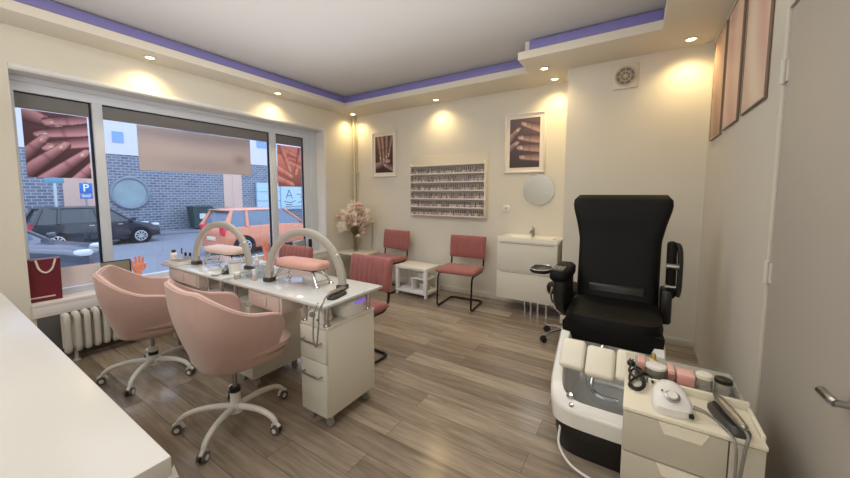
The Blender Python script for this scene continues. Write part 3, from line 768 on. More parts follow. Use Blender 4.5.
def hand(name, label, loc, rot, s=1., mir=1):
    t = thing(name, label, 'display hand', loc, rot, 'display hands')
    m = MB()
    def A(pts, r): m.tube(spline([(0.0+p[2] if len(p) > 2 else 0., p[0]*mir*s, p[1]*s) for p in pts], 5), [float(x)*s for x in np.interp(np.linspace(0, 1, (len(pts)-1)*5+1), np.linspace(0, 1, len(r)), r)], 10)
    A([(0, .0), (0, .05), (.002, .11)], [.026, .022, .026])
    m.sph((0, 0, .135*s), (.016*s, .040*s, .045*s), 16)
    for bx, tx, L in ((-.033, -.039, .056), (-.0115, -.014, .084), (.011, .012, .090), (.032, .037, .076)):
        A([(bx, .150), (bx*.6+tx*.4, .150+L*.45), (tx, .150+L, .006)], [.0098, .0084, .0062])
    A([(.026, .110), (.044, .135, .006), (.046, .168, .012)], [.013, .011, .008])
    o_ = obj('hand_form', m, HANDM, t, sharp=180)
    md = o_.modifiers.new('fuse', 'REMESH'); md.mode = 'VOXEL'; md.voxel_size = .0035; md.use_smooth_shade = True
    m = MB(); m.lathe([(.035, 0), (.038, .003), (.036, .012), (.012, .016)], n=24); obj('stand', m, CLEAR, t)
hand('display_hand', 'orange upright practice hand on sill beside the olive-grey panel', (-4.11, 1.21, .5003), 0, 1.15)
hand('display_hand', 'orange upright practice hand on sill between the two arch lamps', (-4.11, 2.545, .5003), math.radians(15), 1.08)
t = thing('grey_monitor', 'small grey box display on the right end of the window sill', 'display', (-4.10, 3.06, .5003), math.radians(20))
m = MB(); m.lo(-.03, .02, -.12, .12, .03, .20, .006); obj('casing', m, mat('pale_grey_casing', (158, 164, 170), .4, noise=.03), t)
m = MB(); m.lo(-.04, .04, -.07, .07, 0, .012, .003); m.lo(-.01, .0, -.03, .03, .01, .04, .002); obj('stand', m, GREY, t)
m = MB(); m.lo(-.02, .02, -.018, .018, 0, .20, .004); tag(obj('black_speaker', m, BLACK, loc=(-4.09, 3.245, .5003)), 'slim black upright block at the right end of the window sill', 'speaker')

# ---- reception counter, lower left
t = thing('reception_counter', 'long white counter with smooth top in the lower left corner', 'counter', (0, 0, 0))
m = MB(); m.lo(-2.95, -.70, -.42, .235, .862, .90, .003); obj('countertop', m, mat('counter_top_white', (208, 206, 200), .24, noise=.015, scale=3), t)
m = MB(); m.lo(-2.93, -.74, -.40, .17, .0, .862, .003); obj('counter_body', m, mat('counter_body_white', (214, 210, 200), .4, noise=.015), t)
m = MB(); m.add([(-1.93, .655, .001), (-1.82, .635, .001), (-1.86, .60, .001), (-1.93, .655, .004), (-1.82, .635, .004), (-1.86, .60, .004)], [[0, 1, 2], [3, 4, 5], [0, 1, 4, 3], [1, 2, 5, 4], [2, 0, 3, 5]])
tag(obj('paper_scrap', m, mat('paper_white', (240, 236, 226), .7)), 'small white triangular paper piece on the floor at the counter corner', 'paper')
# ================================================================== things on the manicure tables
def arch_lamp(label, ox):
    a = Vector((-2.147+ox, 1.339, DZ)); b = Vector((-1.555+ox, 1.485, DZ)); c = (a+b)/2; d = (b-a); ang = math.atan2(d.y, d.x); R_ = d.length/2-.012
    t = thing('arch_lamp', label, 'desk lamp', c, ang, 'arch lamps on the manicure tables')
    H = .375; n = 40; loops = []; lo2 = []
    for k in range(n+1):
        th = PI*k/n; x, z = -R_*math.cos(th), .012+(H-.03)*math.sin(th)**.92
        dx, dz = R_*math.sin(th), (H-.03)*math.cos(th)
        L_ = math.hypot(dx, dz) or 1; nx, nz = -dz/L_, dx/L_
        prof = [(-.024, -.013), (-.024, .013), (-.016, .019), (.016, .019), (.024, .013), (.024, -.013), (.016, -.019), (-.016, -.019)]
        loops.append([(x+nx*u, v_, z+nz*u) for u, v_ in prof])
        if 1 < k < n-1: lo2.append([(x-nx*.0245, -.009, z-nz*.0245), (x-nx*.0245, .009, z-nz*.0245), (x-nx*.0262, .009, z-nz*.0262), (x-nx*.0262, -.009, z-nz*.0262)])
    m = MB(); m.loft(loops); obj('arch', m, LAMPG, t, sharp=50)
    m = MB(); m.loft(lo2); obj('light_diffuser', m, mat('lamp_diffuser', (222, 220, 214), .4), t)
    for s_ in (-1, 1):
        m = MB(); m.lo(s_*R_-.032, s_*R_+.032, -.028, .028, .0005, .03, .006); obj('clamp_foot', m, DGREY, t)
    m = MB(); m.sph((R_*.93, -.02, .22), .010, 10); m.sph((R_*.93, -.026, .22), .005, 8); obj('white_button', m, WPLAST, t)
    return t
arch_lamp('grey arch lamp on the manicure table beside the floor path', 0)
arch_lamp('grey arch lamp on the manicure table by the window', -1.06)
def hand_rest(label, x, y, rot, padm):
    t = thing('hand_rest', label, 'hand rest', (x, y, DZ), rot, 'padded hand rests on chrome legs')
    m = MB(); m.loft([sel(.20, .07, .108, e=4), sel(.216, .084, .116, e=4), sel(.222, .088, .135, e=4), sel(.215, .082, .152, e=4), sel(.17, .055, .160, e=4)]); obj('pad', m, padm, t, sharp=70)
    m = MB(); m.lo(-.19, .19, -.06, .06, .10, .11, .004); obj('pad_board', m, DGREY, t)
    for sx in (-1, 1):
        for sy in (-1, 1):
            m = MB(); m.tube(spline([(sx*.14, sy*.04, .102), (sx*.175, sy*.05, .06), (sx*.205, sy*.062, .012)], 5), [.011, .011, .010, .010, .0095, .009, .0085, .008, .008, .008, .008], 10)
            m.lathe([(.020, .0005), (.020, .006), (.012, .014), (.006, .018)], c=(sx*.208, sy*.063, 0), n=16); obj('leg', m, CHROME, t)
        m = MB(); m.cyl((sx*.196, -.058, .03), (sx*.196, .058, .03), .005, n=8); obj('brace', m, CHROME, t)
    return t
hand_rest('pink padded hand rest on chrome legs under the arch lamp beside the floor path', -1.93, 1.452, math.radians(4), PADP)
hand_rest('pale pink padded hand rest on chrome legs under the arch lamp by the window', -2.95, 1.46, math.radians(4), mat('pale_pink_vinyl', (232, 206, 198), .36, noise=.03))
def cradle(label, x, y, z, rot, cable, sc=1., name='drill_handpiece', steel=STEEL):
    t = thing(name, label, 'nail drill', (x, y, z), rot)
    m = MB(); m.loft([sel(.030*sc, .075*sc, .0005, e=4), sel(.030*sc, .075*sc, .012, e=4), sel(.022*sc, .065*sc, .024*sc, e=3), sel(.010*sc, .05*sc, .020*sc, e=3)]); obj('cradle', m, DGREY, t, sharp=60)
    m = MB(); m.lathe([(.004, -.085), (.010, -.080), (.0125, -.05), (.0135, .0), (.0115, .03), (.0125, .055), (.006, .075), (.0025, .092)], n=16, M=T(0, 0, .036*sc) @ RX(-PI/2) @ Matrix.Scale(sc, 4)); obj('handpiece', m, steel, t)
    m = MB(); m.tube(spline(cable, 7), .0045, 7); obj('cable', m, GREY, t, sharp=180)
    return t
cradle('dark grey drill handpiece on the table corner, its cable hanging over the front edge', -1.475, 1.352, DZ, math.radians(12),
       [(.0, -.08, .034), (.012, -.13, .03), (.02, -.155, .014), (.018, -.188, -.02), (.014, -.195, -.12), (-.008, -.188, -.225), (-.030, -.184, -.19), (-.026, -.178, -.05), (-.02, -.15, .006)])
cradle('dark grey drill handpiece in its cradle on the window side manicure table', -2.655, 1.315, DZ, math.radians(60), [(.0, -.08, .03), (-.04, -.12, .012), (-.07, -.10, .006), (-.09, -.06, .005)])
t = thing('drill_machine', 'white rounded drill machine with dial on the pedestal under the glass', 'nail drill', (-1.565, 1.297, .6215), math.radians(12))
m = MB(); m.loft([sel(.062, .055, .0005, e=3), sel(.068, .06, .015, e=3), sel(.062, .055, .06, e=2.6), sel(.045, .042, .085, e=2.4), sel(.012, .012, .094, e=2)]); obj('casing', m, WPLAST, t, sharp=60)
m = MB(); m.cyl((-.005, -.052, .055), (-.008, -.072, .062), .017, .014, 18); obj('dial', m, GREY, t)
m = MB(); m.cyl((.03, -.05, .03), (.032, -.064, .031), .007, n=10); obj('socket', m, DGREY, t)
t = thing('curing_lamp', 'white nail curing lamp with purple glow on the pedestal under the glass', 'nail lamp', (-1.55, 1.49, .6215), math.radians(0))
m = MB(); 
for lp in ([(.105, .085, .0005), (.112, .09, .02), (.110, .088, .065), (.095, .075, .098), (.05, .04, .108)],): m.loft([sel(a, b, c, e=3.2) for a, b, c in lp])
obj('casing', m, WPLAST, t, sharp=60)
m = MB(); m.lo(.096, .1125, -.02, .07, .072, .088, .003); obj('glow_window', m, mat('uv_glow', (150, 120, 226), .4, emit=(138, 104, 235), estr=.45), t)
# window side table clutter
def bottle(label, x, y, prof, m0, capprof, m1, name='bottle', cat='bottle', z=DZ, group=None):
    t = thing(name, label, cat, (x, y, z), 0, group)
    m = MB(); m.lathe([(r, zz+.0005) for r, zz in prof], n=20); obj('body', m, m0, t)
    m = MB(); m.lathe(capprof, n=20); obj('cap', m, m1, t)
    return t
bottle('white bottle with black cap at the window end of the manicure table', -3.43, 1.265, [(.026, 0), (.028, .004), (.028, .075), (.018, .088), (.012, .092)], WPLAST, [(.014, .091), (.015, .094), (.015, .113), (.012, .115)], BLACK)
bottle('small clear bottle with black cap beside the white bottle on the table', -3.38, 1.335, [(.014, 0), (.015, .003), (.015, .05), (.008, .056)], CLEARJ, [(.009, .055), (.009, .085), (.007, .087)], BLACK)
bottle('small clear bottle with black cap, between the swatch tray and the white bottle', -3.33, 1.35, [(.014, 0), (.015, .003), (.015, .05), (.008, .056)], CLEARJ, [(.009, .055), (.009, .085), (.007, .087)], BLACK)
t = thing('swatch_tray', 'shallow white tray of brownish swatches on the window side manicure table', 'tray', (-3.315, 1.255, DZ), math.radians(8))
m = MB(); m.lo(-.085, .085, -.055, .055, .0005, .008, .002)
for a in ((-.085, .085, -.055, -.05, .008, .035), (-.085, .085, .05, .055, .008, .035), (-.085, -.08, -.05, .05, .008, .035), (.08, .085, -.05, .05, .008, .035)): m.lo(*a)
obj('tray_body', m, WPLAST, t)
m = MB()
for k in range(9): m.lo(-.072+.017*k, -.061+.017*k, -.045, .045, .008, .036, .003, mi=k % 3)
obj('swatches', m, [mat('swatch_tan', (170, 140, 122), .5), mat('swatch_grey', (150, 144, 142), .5), mat('swatch_dark', (84, 70, 66), .5)], t)
t = thing('nail_brush', 'slender black and silver brush leaning in the swatch tray', 'brush', (-3.27, 1.262, DZ+.012), 0)
m = MB(); m.tube([(0, 0, 0), (-.035, .015, .075)], [.004, .005], 8); obj('handle', m, STEEL, t)
m = MB(); m.tube([(-.035, .015, .075), (-.06, .026, .125)], [.0055, .004], 8); obj('tip', m, BLACK, t)
t = thing('dust_cup', 'white round dust collector cup beside the black lamp foot', 'container', (-2.555, 1.33, DZ), 0)
m = MB(); m.lathe([(.036, .0005), (.040, .004), (.043, .085), (.040, .088), (.037, .084), (.034, .012), (.005, .01)], n=28); obj('cup', m, WPLAST, t)
m = MB(); m.lathe([(.0425, .086), (.044, .095), (.034, .112), (.010, .116)], n=28); obj('lid', m, mat('lid_grey', (172, 172, 176), .35, noise=.03), t)
t = thing('acrylic_stand', 'clear two-step acrylic stand at the joint of the two tables', 'stand', (-2.33, 1.345, DZ), math.radians(10))
m = MB()
for z_, y0, y1 in ((.045, -.06, .0), (.085, .0, .06)): m.lo(-.07, .07, y0, y1, z_-.004, z_)
for x_ in (-.07, .066): m.lo(x_, x_+.004, -.06, .06, .0005, .041)
m.lo(-.07, .07, .056, .06, .0005, .081); obj('steps', m, CLEAR, t)
bottle('small pale bottle with white cap on the clear acrylic stand, upper step', -2.335, 1.375, [(.014, 0), (.015, .003), (.015, .04), (.008, .046)], mat('polish_pale', (212, 200, 198)), [(.009, .045), (.009, .075), (.007, .077)], WPLAST, z=DZ+.086)
bottle('short clear jar with white lid in front of the acrylic stand', -2.40, 1.262, [(.02, 0), (.022, .003), (.022, .03), (.02, .032)], CLEARJ, [(.0225, .0315), (.0225, .045), (.02, .047)], WPLAST, name='jar', cat='jar')
bottle('small pinkish bottle with white cap beside the acrylic stand', -2.245, 1.30, [(.012, 0), (.013, .003), (.013, .04), (.007, .046)], mat('polish_nude', (204, 170, 160)), [(.008, .045), (.008, .075), (.006, .077)], WPLAST)

# ================================================================== pedicure chair
PX, PY = -.095, 0.
t = thing('pedicure_chair', 'large black pedicure spa chair with white foot bath facing the camera', 'chair', (PX, 0, 0))
ped = t
loops = []
for k in range(21):
    u = k/20; z = .60+.77*u; yc = 2.67+.22*u
    hw = float(np.interp(u, [0, .3, .58, .72, .88, 1], [.250, .252, .256, .278, .312, .314]))
    th = .10-.02*u
    if u > .93: th *= (1-((u-.93)/.07)**2*.55); hw -= .035*((u-.93)/.07)**2
    n_ = 44; lp = []
    for j in range(n_):
        a = 2*PI*j/n_; c, s_ = math.cos(a), math.sin(a)
        x = hw*math.copysign(abs(c)**.45, c); y = th*math.copysign(abs(s_)**.6, s_)
        y -= (.055*(abs(x)/.31)**3)*(.4+.6*u)     # wings wrap forward
        y -= .018*math.exp(-((u-.80)/.09)**2)*(1 if s_ < 0 else 0)*(1-(x/.31)**2)
        lp.append((x, yc+y, z))
    loops.append(lp)
m = MB(); m.loft(loops); obj('backrest', m, BLEATH, t, sharp=60)
m = MB(); m.loft([sel(.235, .24, .535, e=5, cy=2.40), sel(.256, .262, .55, e=5, cy=2.40), sel(.260, .266, .61, e=5, cy=2.40), sel(.250, .255, .648, e=5, cy=2.40), sel(.20, .20, .662, e=4, cy=2.40)])
m.loft([[(-.252, 2.14, .50), (.252, 2.14, .50), (.252, 2.22, .50), (-.252, 2.22, .50)], [(-.258, 2.136, .60), (.258, 2.136, .60), (.25, 2.25, .60), (-.25, 2.25, .60)]])
obj('seat', m, BLEATH, t, sharp=50)
m = MB(); m.loft([sel(.20, .20, .02, e=5, cy=2.45), sel(.21, .21, .3, e=5, cy=2.45), sel(.20, .20, .54, e=5, cy=2.45)]); m.lo(-.18, .18, 2.60, 2.72, .45, .75, .02); obj('pedestal', m, BLACK, t, sharp=50)
# left (in view) armrest: pad, side body, controls
m = MB(); m.loft([sel(.055, .19, .80, e=4, cx=-.315, cy=2.47), sel(.066, .20, .815, e=4, cx=-.318, cy=2.47), sel(.066, .20, .855, e=4, cx=-.318, cy=2.47), sel(.05, .18, .872, e=4, cx=-.318, cy=2.47)])
ar = obj('armrest', m, BLEATH, t, sharp=55)
m = MB(); m.lo(-.362, -.285, 2.285, 2.42, .868, .880, .004); cp = obj('control_panel', m, DGREY, ar)
m = MB()
for i in range(3):
    for j in range(3): m.lo(-.352+.024*i, -.336+.024*i, 2.30+.038*j, 2.325+.038*j, .879, .884, .002)
for_buttons = obj('buttons', m, GREY, ar)
m = MB(); m.loft([sel(.035, .10, .56, e=3.5, cx=-.295, cy=2.45), sel(.052, .16, .66, e=3.5, cx=-.305, cy=2.44), sel(.05, .17, .80, e=3.5, cx=-.312, cy=2.46)]); obj('arm_side', m, BLACK, t, sharp=60)
m = MB(); m.tube(spline([(-.355, 2.30, .76), (-.362, 2.31, .68), (-.33, 2.33, .60), (-.28, 2.36, .56)], 6), .007, 8); obj('chrome_trim', m, CHROME, t)
m = MB(); m.loft([sel(.062, .095, .842, e=2.6, cx=-.44, cy=2.36), sel(.072, .105, .85, e=2.6, cx=-.44, cy=2.36), sel(.072, .105, .862, e=2.6, cx=-.44, cy=2.36), sel(.062, .095, .864, e=2.6, cx=-.44, cy=2.36), sel(.056, .088, .855, e=2.6, cx=-.44, cy=2.36)]); m.tube([(-.38, 2.42, .848), (-.33, 2.45, .84)], .012, 8)
tr = obj('arm_tray', m, BLACK, t, sharp=60)
m = MB(); m.tube([(x, y, .866) for x, y, _ in sel(.067, .100, 0, e=2.6, cx=-.44, cy=2.36)], .004, 6, closed=True); obj('chrome_rim', m, CHROME, tr)
# right (in view) armrest flipped up
m = MB(); m.box((.30, 2.58, .90), (.05, .09, .36), .02, rot=RX(math.radians(-6))); obj('armrest', m, BLEATH, t, sharp=50)
m = MB(); m.tube(spline([(.335, 2.55, .74), (.342, 2.55, .80), (.342, 2.56, .98), (.334, 2.57, 1.05), (.318, 2.58, 1.06)], 6), .015, 10); obj('flip_up_handle', m, BLACK, t)
m = MB(); m.cyl((.27, 2.53, .93), (.335, 2.53, .93), .018, n=16); obj('arm_pivot', m, STEEL, t)
m = MB(); m.cyl((.27, 2.53, .80), (.325, 2.53, .80), .012, n=14); obj('arm_pivot', m, STEEL, t)
m = MB(); m.lo(.25, .31, 2.50, 2.66, .56, .78, .02); obj('arm_side', m, BLACK, t)
# foot bath
TUBW = mat('tub_white', (232, 230, 224), .18, noise=.01)
def rimz(y): return .275+(y-1.76)*.71
def tl(rx, ry, cy, f, e=4.5, n=56): return [(x, y, f(y)) for x, y, _ in sel(rx, ry, 0, n, e, 0, cy)]
m = MB(); m.loft([tl(.235, .24, 2.03, lambda y: .165), tl(.258, .262, 2.025, lambda y: .185), tl(.266, .268, 2.028, lambda y: .25+(rimz(y)-.25)*.3), tl(.266, .268, 2.028, lambda y: rimz(y)-.015), tl(.258, .260, 2.03, rimz), tl(.214, .234, 2.04, lambda y: rimz(y)-.004), tl(.204, .224, 2.04, lambda y: rimz(y)-.03), tl(.178, .178, 2.05, lambda y: .235), tl(.14, .125, 2.06, lambda y: .214), tl(.02, .02, 2.06, lambda y: .21)])
ba = obj('foot_bath', m, TUBW, t, sharp=50)
m = MB(); m.loft([tl(.200, .220, 2.04, lambda y: rimz(y)-.034), tl(.175, .175, 2.05, lambda y: .245), tl(.145, .13, 2.05, lambda y: .222)], cap0=False, cap1=True); obj('silver_liner', m, mat('liner_silver', (226, 226, 224), .22, metal=.35, noise=.06), ba, sharp=60)
for p, r_ in (((-.155, 1.822, rimz(1.822)-.003), .019), ((-.142, 1.785, rimz(1.785)-.003), .013)):
    Mx = T(*p) @ RX(math.radians(27)); m = MB(); m.lathe([(r_, 0), (r_, .006), (r_*.7, .012), (r_*.3, .010)], n=20, M=Mx); obj('chrome_jet', m, CHROME, ba)
m = MB(); m.tube(spline([(-.03, 2.16, .50), (-.055, 2.06, .42), (-.07, 1.99, .31), (-.02, 1.95, .29), (.06, 1.95, .29)], 6), .012, 10); m.cyl((-.03, 2.16, .50), (-.028, 2.17, .54), .018, n=14); obj('chrome_spout', m, CHROME, ba)
m = MB(); n_ = 20
outer = [[(.02+.13*math.cos(a)*(.8+.2*z), 2.01+.12*math.sin(a)*(.8+.2*z), .25+.13*z) for a in [PI*.95+PI*1.15*k/n_ for k in range(n_+1)]] for z in (0, .5, 1)]
m.loft(outer, cap0=False, cap1=False, closed=False); obj('clear_splash_liner', m, CLEAR, ba, sharp=180)
for k, (x, w_) in enumerate(((-.168, .125), (-.030, .138), (.112, .138))):
    m = MB(); m.box((0, 0, 0), (w_, .165, .05), .02, seg=4); o_ = obj('foot_pad', m, CREAM, t); o_.location = (x, 1.965-.012*(k == 1), .482-.008*(k == 1)); o_.rotation_euler = (math.radians(46), 0, 0)
m = MB(); m.loft([tl(.22, .235, 2.05, lambda y: .001), tl(.24, .245, 2.04, lambda y: .10), tl(.235, .24, 2.035, lambda y: .168)]); obj('base', m, BLACK, t, sharp=50)
m = MB(); m.tube(spline([(-.20, 1.83, .13), (-.19, 1.76, .07), (-.12, 1.70, .03), (.0, 1.68, .012), (.06, 1.70, .01)], 7), .006, 8); obj('white_hose', m, WPLAST, t)
# stool behind
t = thing('rolling_stool', 'black round rolling stool on chrome base half hidden behind the pedicure chair', 'stool', (-.50, 3.28, 0))
m = MB(); m.lathe([(.15, .455), (.185, .465), (.19, .50), (.18, .525), (.12, .538), (.01, .54)], n=36); obj('seat', m, BLEATH, t, sharp=60)
m = MB(); m.tube([(.184*math.cos(a), .184*math.sin(a), .458) for a in [2*PI*k/40 for k in range(40)]], .008, 8, closed=True); obj('chrome_ring', m, CHROME, t)
m = MB(); m.cyl((0, 0, .08), (0, 0, .30), .025, n=16); m.cyl((0, 0, .28), (0, 0, .456), .014, n=14); obj('column', m, CHROME, t)
for k in range(5):
    R = RZ(math.radians(150+72*k)); m = MB(); m.tube([(.02, 0, .10), (.13, 0, .09), (.235, 0, .062)], [.018, .015, .012], 10, M=R); lg = obj('base_leg', m, CHROME, t)
    m = MB()
    for s_ in (-1, 1): m.cyl((.235, s_*.006, .026), (.235, s_*.022, .026), .026, n=14, M=R)
    m.lo(.215, .25, -.012, .012, .035, .062, .004, M=R); obj('caster', m, BLACK, lg)

# ================================================================== drawer cart by the right wall
X0, X1, Y0, Y1, HT = -.006, .352, 1.29, 1.755, .65
t = thing('drawer_cabinet', 'pale drawer cabinet by the right wall in front of the foot bath', 'cabinet', (0, 0, 0))
CARTM = mat('cart_shaded_beige', (190, 184, 168), .4, noise=.02); CARTT = mat('cart_top_cream', (228, 221, 200), .3, noise=.02)  # grey-beige body includes the shade on its front, top kept lighter
m = MB(); m.lo(X0, X1, Y0+.02, Y1, .03, HT-.014, .003); m.lo(X0+.02, X1-.02, Y0+.05, Y1-.03, 0, .03); obj('carcass', m, CARTM, t)
m = MB(); m.lo(X0-.002, X1+.002, Y0-.002, Y1, HT-.014, HT, .003); obj('top_panel', m, CARTT, t)
m = MB(); m.lo(X1-.008, X1+.003, Y0+.03, 1.477, HT-.001, HT+.014, .002); obj('side_rim', m, CARTT, t)
m = MB(); m.lo(X0+.075, X1, 1.478, 1.492, HT-.001, HT+.028, .003); obj('rear_rail', m, CARTT, t)
TAB = mat('tab_handle_cream', (232, 226, 208), .35, noise=.02)
for z0, z1 in ((.492, .633), (.335, .487), (.18, .33), (.04, .175)):
    m = MB(); m.lo(X0+.002, .268, Y0, Y0+.021, z0, z1, .002); d = obj('drawer', m, CARTM, t)
    m = MB(); m.prism([(.094, z1+.001), (.222, z1+.001), (.206, z1-.036), (.110, z1-.036)], Y0-.006, Y0+.001, 'y'); obj('tab_handle', m, TAB, d)
m = MB(); m.lo(.272, X1-.001, Y0+.002, Y0+.021, .04, .633, .002); obj('side_front', m, CARTM, t)
# drill control box
t = thing('drill_control_box', 'white rounded drill control box with silver dial on the drawer cabinet', 'nail drill', (.128, 1.362, HT), math.radians(6))
def egg(s_, z, dy=0):
    out = []
    for k in range(40):
        a = 2*PI*k/40; c, s2 = math.cos(a), math.sin(a); wd = .054*(1-.24*s2)
        out.append((s_*wd*math.copysign(abs(c)**.72, c), dy+s_*.060*math.copysign(abs(s2)**.8, s2), z+.0006+.018*s_*s2*(1 if z > .03 else 0)))
    return out
m = MB(); m.loft([egg(.94, 0), egg(1., .008), egg(1., .026), egg(.97, .042, .002), egg(.86, .054, .004), egg(.55, .061, .006), egg(.06, .063, .008)]); obj('casing', m, WPLAST, t, sharp=60)
m = MB(); Mx = T(0, -.028, .053) @ RX(math.radians(24)); m.lathe([(.021, 0), (.021, .006), (.017, .008), (.004, .008)], n=28, M=Mx); obj('dial_ring', m, STEEL, t)
m = MB(); m.lathe([(.0145, .006), (.0145, .013), (.012, .015), (.002, .015)], n=24, M=Mx); obj('dial', m, WPLAST, t)
m = MB(); m.sph((-.026, -.010, .061), .003, 8); obj('indicator_dot', m, BLACK, t)
m = MB(); m.tube(spline([(.058, -.02, .03), (.085, -.03, .028), (.105, -.035, .018)], 5), [.0075, .0075, .007, .007, .0065, .006, .0055, .005, .005, .0045, .004], 8); obj('plug', m, GREY, t)
m = MB(); m.tube(spline([(.105, -.035, .018), (.125, -.05, .008), (.135, -.08, .006), (.136, -.118, .004), (.137, -.128, -.03), (.138, -.128, -.14), (.142, -.126, -.30), (.15, -.124, -.34)], 7), .0038, 7); obj('cable', m, GREY, t, sharp=180)
m = MB(); m.lo(.040, .054, -.058, -.045, .008, .022, .003); obj('rear_switch', m, BLACK, t)
cradle('silver drill handpiece in grey cradle at the right edge of the drawer cabinet', .279, 1.375, HT, math.radians(14), [(.0, -.08, .034), (.004, -.10, .02), (-.004, -.108, -.01), (-.012, -.108, -.10), (-.014, -.106, -.20), (-.01, -.106, -.32)], 1.08)
# black mains cable, loosely bundled, with plug
t = thing('coiled_power_cable', 'bundled black power cable with plug on the left of the drawer cabinet', 'cable', (.028, 1.50, HT))
pts = [(.055, -.03, .02), (.045, .005, .03), (.02, .02, .02), (-.01, -.02, .008), (-.02, -.07, .006), (.01, -.09, .008), (.03, -.05, .018), (.012, .02, .03), (-.012, .03, .024), (-.02, -.03, .010), (-.004, -.085, .012), (.022, -.075, .02), (.015, -.01, .034), (-.005, .03, .034), (.008, .05, .03), (.02, .0, .038), (.0, -.04, .03), (-.022, .0, .03), (-.016, .05, .034)]
m = MB(); m.tube(spline(pts, 7), .0042, 7); obj('cable', m, BLACK, t, sharp=180)
m = MB(); m.sph((-.016, .062, .036), (.016, .018, .013), 12); m.cyl((-.020, .078, .038), (-.021, .092, .040), .003, n=8); m.cyl((-.010, .078, .038), (-.010, .092, .040), .003, n=8); obj('plug', m, BLACK, t, sharp=60)
# organiser with jars on the rear ledge
LZ = HT+.0005
t = thing('acrylic_organiser', 'clear acrylic tray of jars along the back of the drawer cabinet', 'organiser', (.19, 1.565, LZ))
m = MB(); m.lo(-.165, .14, -.065, .065, .0003, .004)
for a in ((-.165, .14, .061, .065, .004, .058), (-.165, -.161, -.065, .061, .004, .045), (.136, .14, -.065, .061, .004, .045), (-.165, .14, -.065, -.061, .004, .022)): m.lo(*a)
obj('tray_walls', m, CLEAR, t)
JZ = LZ+.0045
bottle('round grey jar with white domed lid in the clear organiser', .095, 1.552, [(.031, 0), (.033, .004), (.033, .038), (.031, .041)], mat('candle_jar_grey', (120, 116, 102), .3, noise=.05), [(.034, .0405), (.0355, .043), (.034, .051), (.018, .055), (.003, .056)], WPLAST, name='jar', cat='jar', z=JZ)
PB = mat('packet_pink', (222, 156, 148), .5, noise=.04)
for label, x, y, s_, h_, mt in (('small dusty pink box between the white lidded jar and the pink packet', .142, 1.57, (.02, .07), .048, mat('packet_rose', (176, 118, 106), .5, noise=.04)), ('pink packet in the middle of the clear organiser', .186, 1.56, (.052, .06), .045, PB), ('dusty pink box behind the bundled black cable', .046, 1.58, (.024, .06), .052, mat('packet_dusty', (198, 146, 134), .5, noise=.04))):
    t = thing('cosmetic_box', label, 'box', (x, y, JZ)); m = MB(); m.lo(-s_[0]/2, s_[0]/2, -s_[1]/2, s_[1]/2, .0003, h_, .003); obj('carton', m, mt, t)
    m = MB(); m.lo(-s_[0]/2-.0005, s_[0]/2+.0005, -s_[1]/2-.0005, s_[1]/2+.0005, h_*.72, h_+.0008, .002); obj('carton_lid', m, mat(mt.name+'_lid', (228, 178, 168), .5), t)
bottle('clear jar with frosted lid next to the pink packet', .243, 1.56, [(.024, 0), (.025, .003), (.025, .04), (.023, .042)], CLEARJ, [(.0255, .0415), (.0255, .054), (.022, .057)], mat('frosted_lid', (226, 220, 206), .35, noise=.04), name='jar', cat='jar', z=JZ)
bottle('clear domed jar with black band at the right end of the organiser', .298, 1.565, [(.024, 0), (.025, .003), (.025, .036), (.024, .038)], CLEARJ, [(.0258, .0375), (.0258, .05), (.0245, .0505)], BLACK, name='jar', cat='jar', z=JZ)
bottle('small gold-tinted spray bottle behind the white lidded jar', .088, 1.607, [(.016, 0), (.017, .003), (.017, .045), (.008, .052)], mat('amber_bottle', (206, 186, 140), .2, noise=.04), [(.009, .051), (.009, .066), (.006, .072)], mat('gold_cap', (196, 170, 104), .3, metal=.8), z=JZ)

# ================================================================== outside
GZ = -.655
mb = MB(); mb.lo(-32, -4.5, -25, 45, GZ-.2, GZ); struct('street', mb, mat('asphalt_pale', (124, 131, 144), .8, noise=.08, scale=.6))
mb = MB(); mb.lo(-20.7, -19.3, -25, 45, GZ, GZ+.13, .02); struct('pavement', mb, mat('pavement_grey', (120, 130, 146), .85, noise=.06, scale=2))
XB = -20.6
t = thing('brick_building', 'blue-grey brick building with pale upper storey across the street', 'building', (XB, 0, 0))
m = MB(); m.lo(-6, 0, -25, 45, GZ, 3.2); obj('brick_wall', m, brick_mat(), t)
m = MB(); m.lo(-6, .05, -25, 45, 3.2, 9.5); obj('upper_wall', m, mat('facade_pale', (206, 208, 222), .8, noise=.03, scale=.5), t)
PANB = mat('beige_panel', (206, 178, 166), .75, noise=.03)
for a in ((10.28, 11.35), (3.75, 4.85)):
    m = MB(); m.lo(-.02, .04, a[0], a[1], GZ+.13, 3.2); m.lo(.04, .055, (a[0]+a[1])/2-.02, (a[0]+a[1])/2+.02, GZ+.13, 3.2); obj('beige_panel', m, PANB, t)
rw = MB(); rw.tube([(.03, 5.97+.70*math.cos(a), 1.40+.72*math.sin(a)) for a in [2*PI*k/40 for k in range(40)]], .075, 8, closed=True); wn = obj('round_window', rw, mat('round_frame', (120, 134, 152), .6), t)
m = MB(); m.loft([[(.02, 5.97+.68*math.cos(2*PI*k/36), 1.40+.70*math.sin(2*PI*k/36)) for k in range(36)], [(.035, 5.97+.68*math.cos(2*PI*k/36), 1.40+.70*math.sin(2*PI*k/36)) for k in range(36)]]); obj('pane', m, mat('round_pane', (132, 156, 166), .2, noise=.35, scale=1.6), wn)
m = MB(); m.lo(.05, .08, 5.45, 5.85, 3.75, 4.25); obj('small_window', m, mat('blue_pane', (120, 160, 210), .2), t)
for y in (8.3, 12.4): 
    m = MB(); m.lo(.05, .08, y, y+1.3, 4.3, 5.6); obj('small_window', m, mat('blue_pane', (120, 160, 210), .2), t)
t = thing('mural_board', 'pale blue wall panel with dark brush marks right of the building\'s beige door', 'sign', (XB+.06, 12.2, .28))
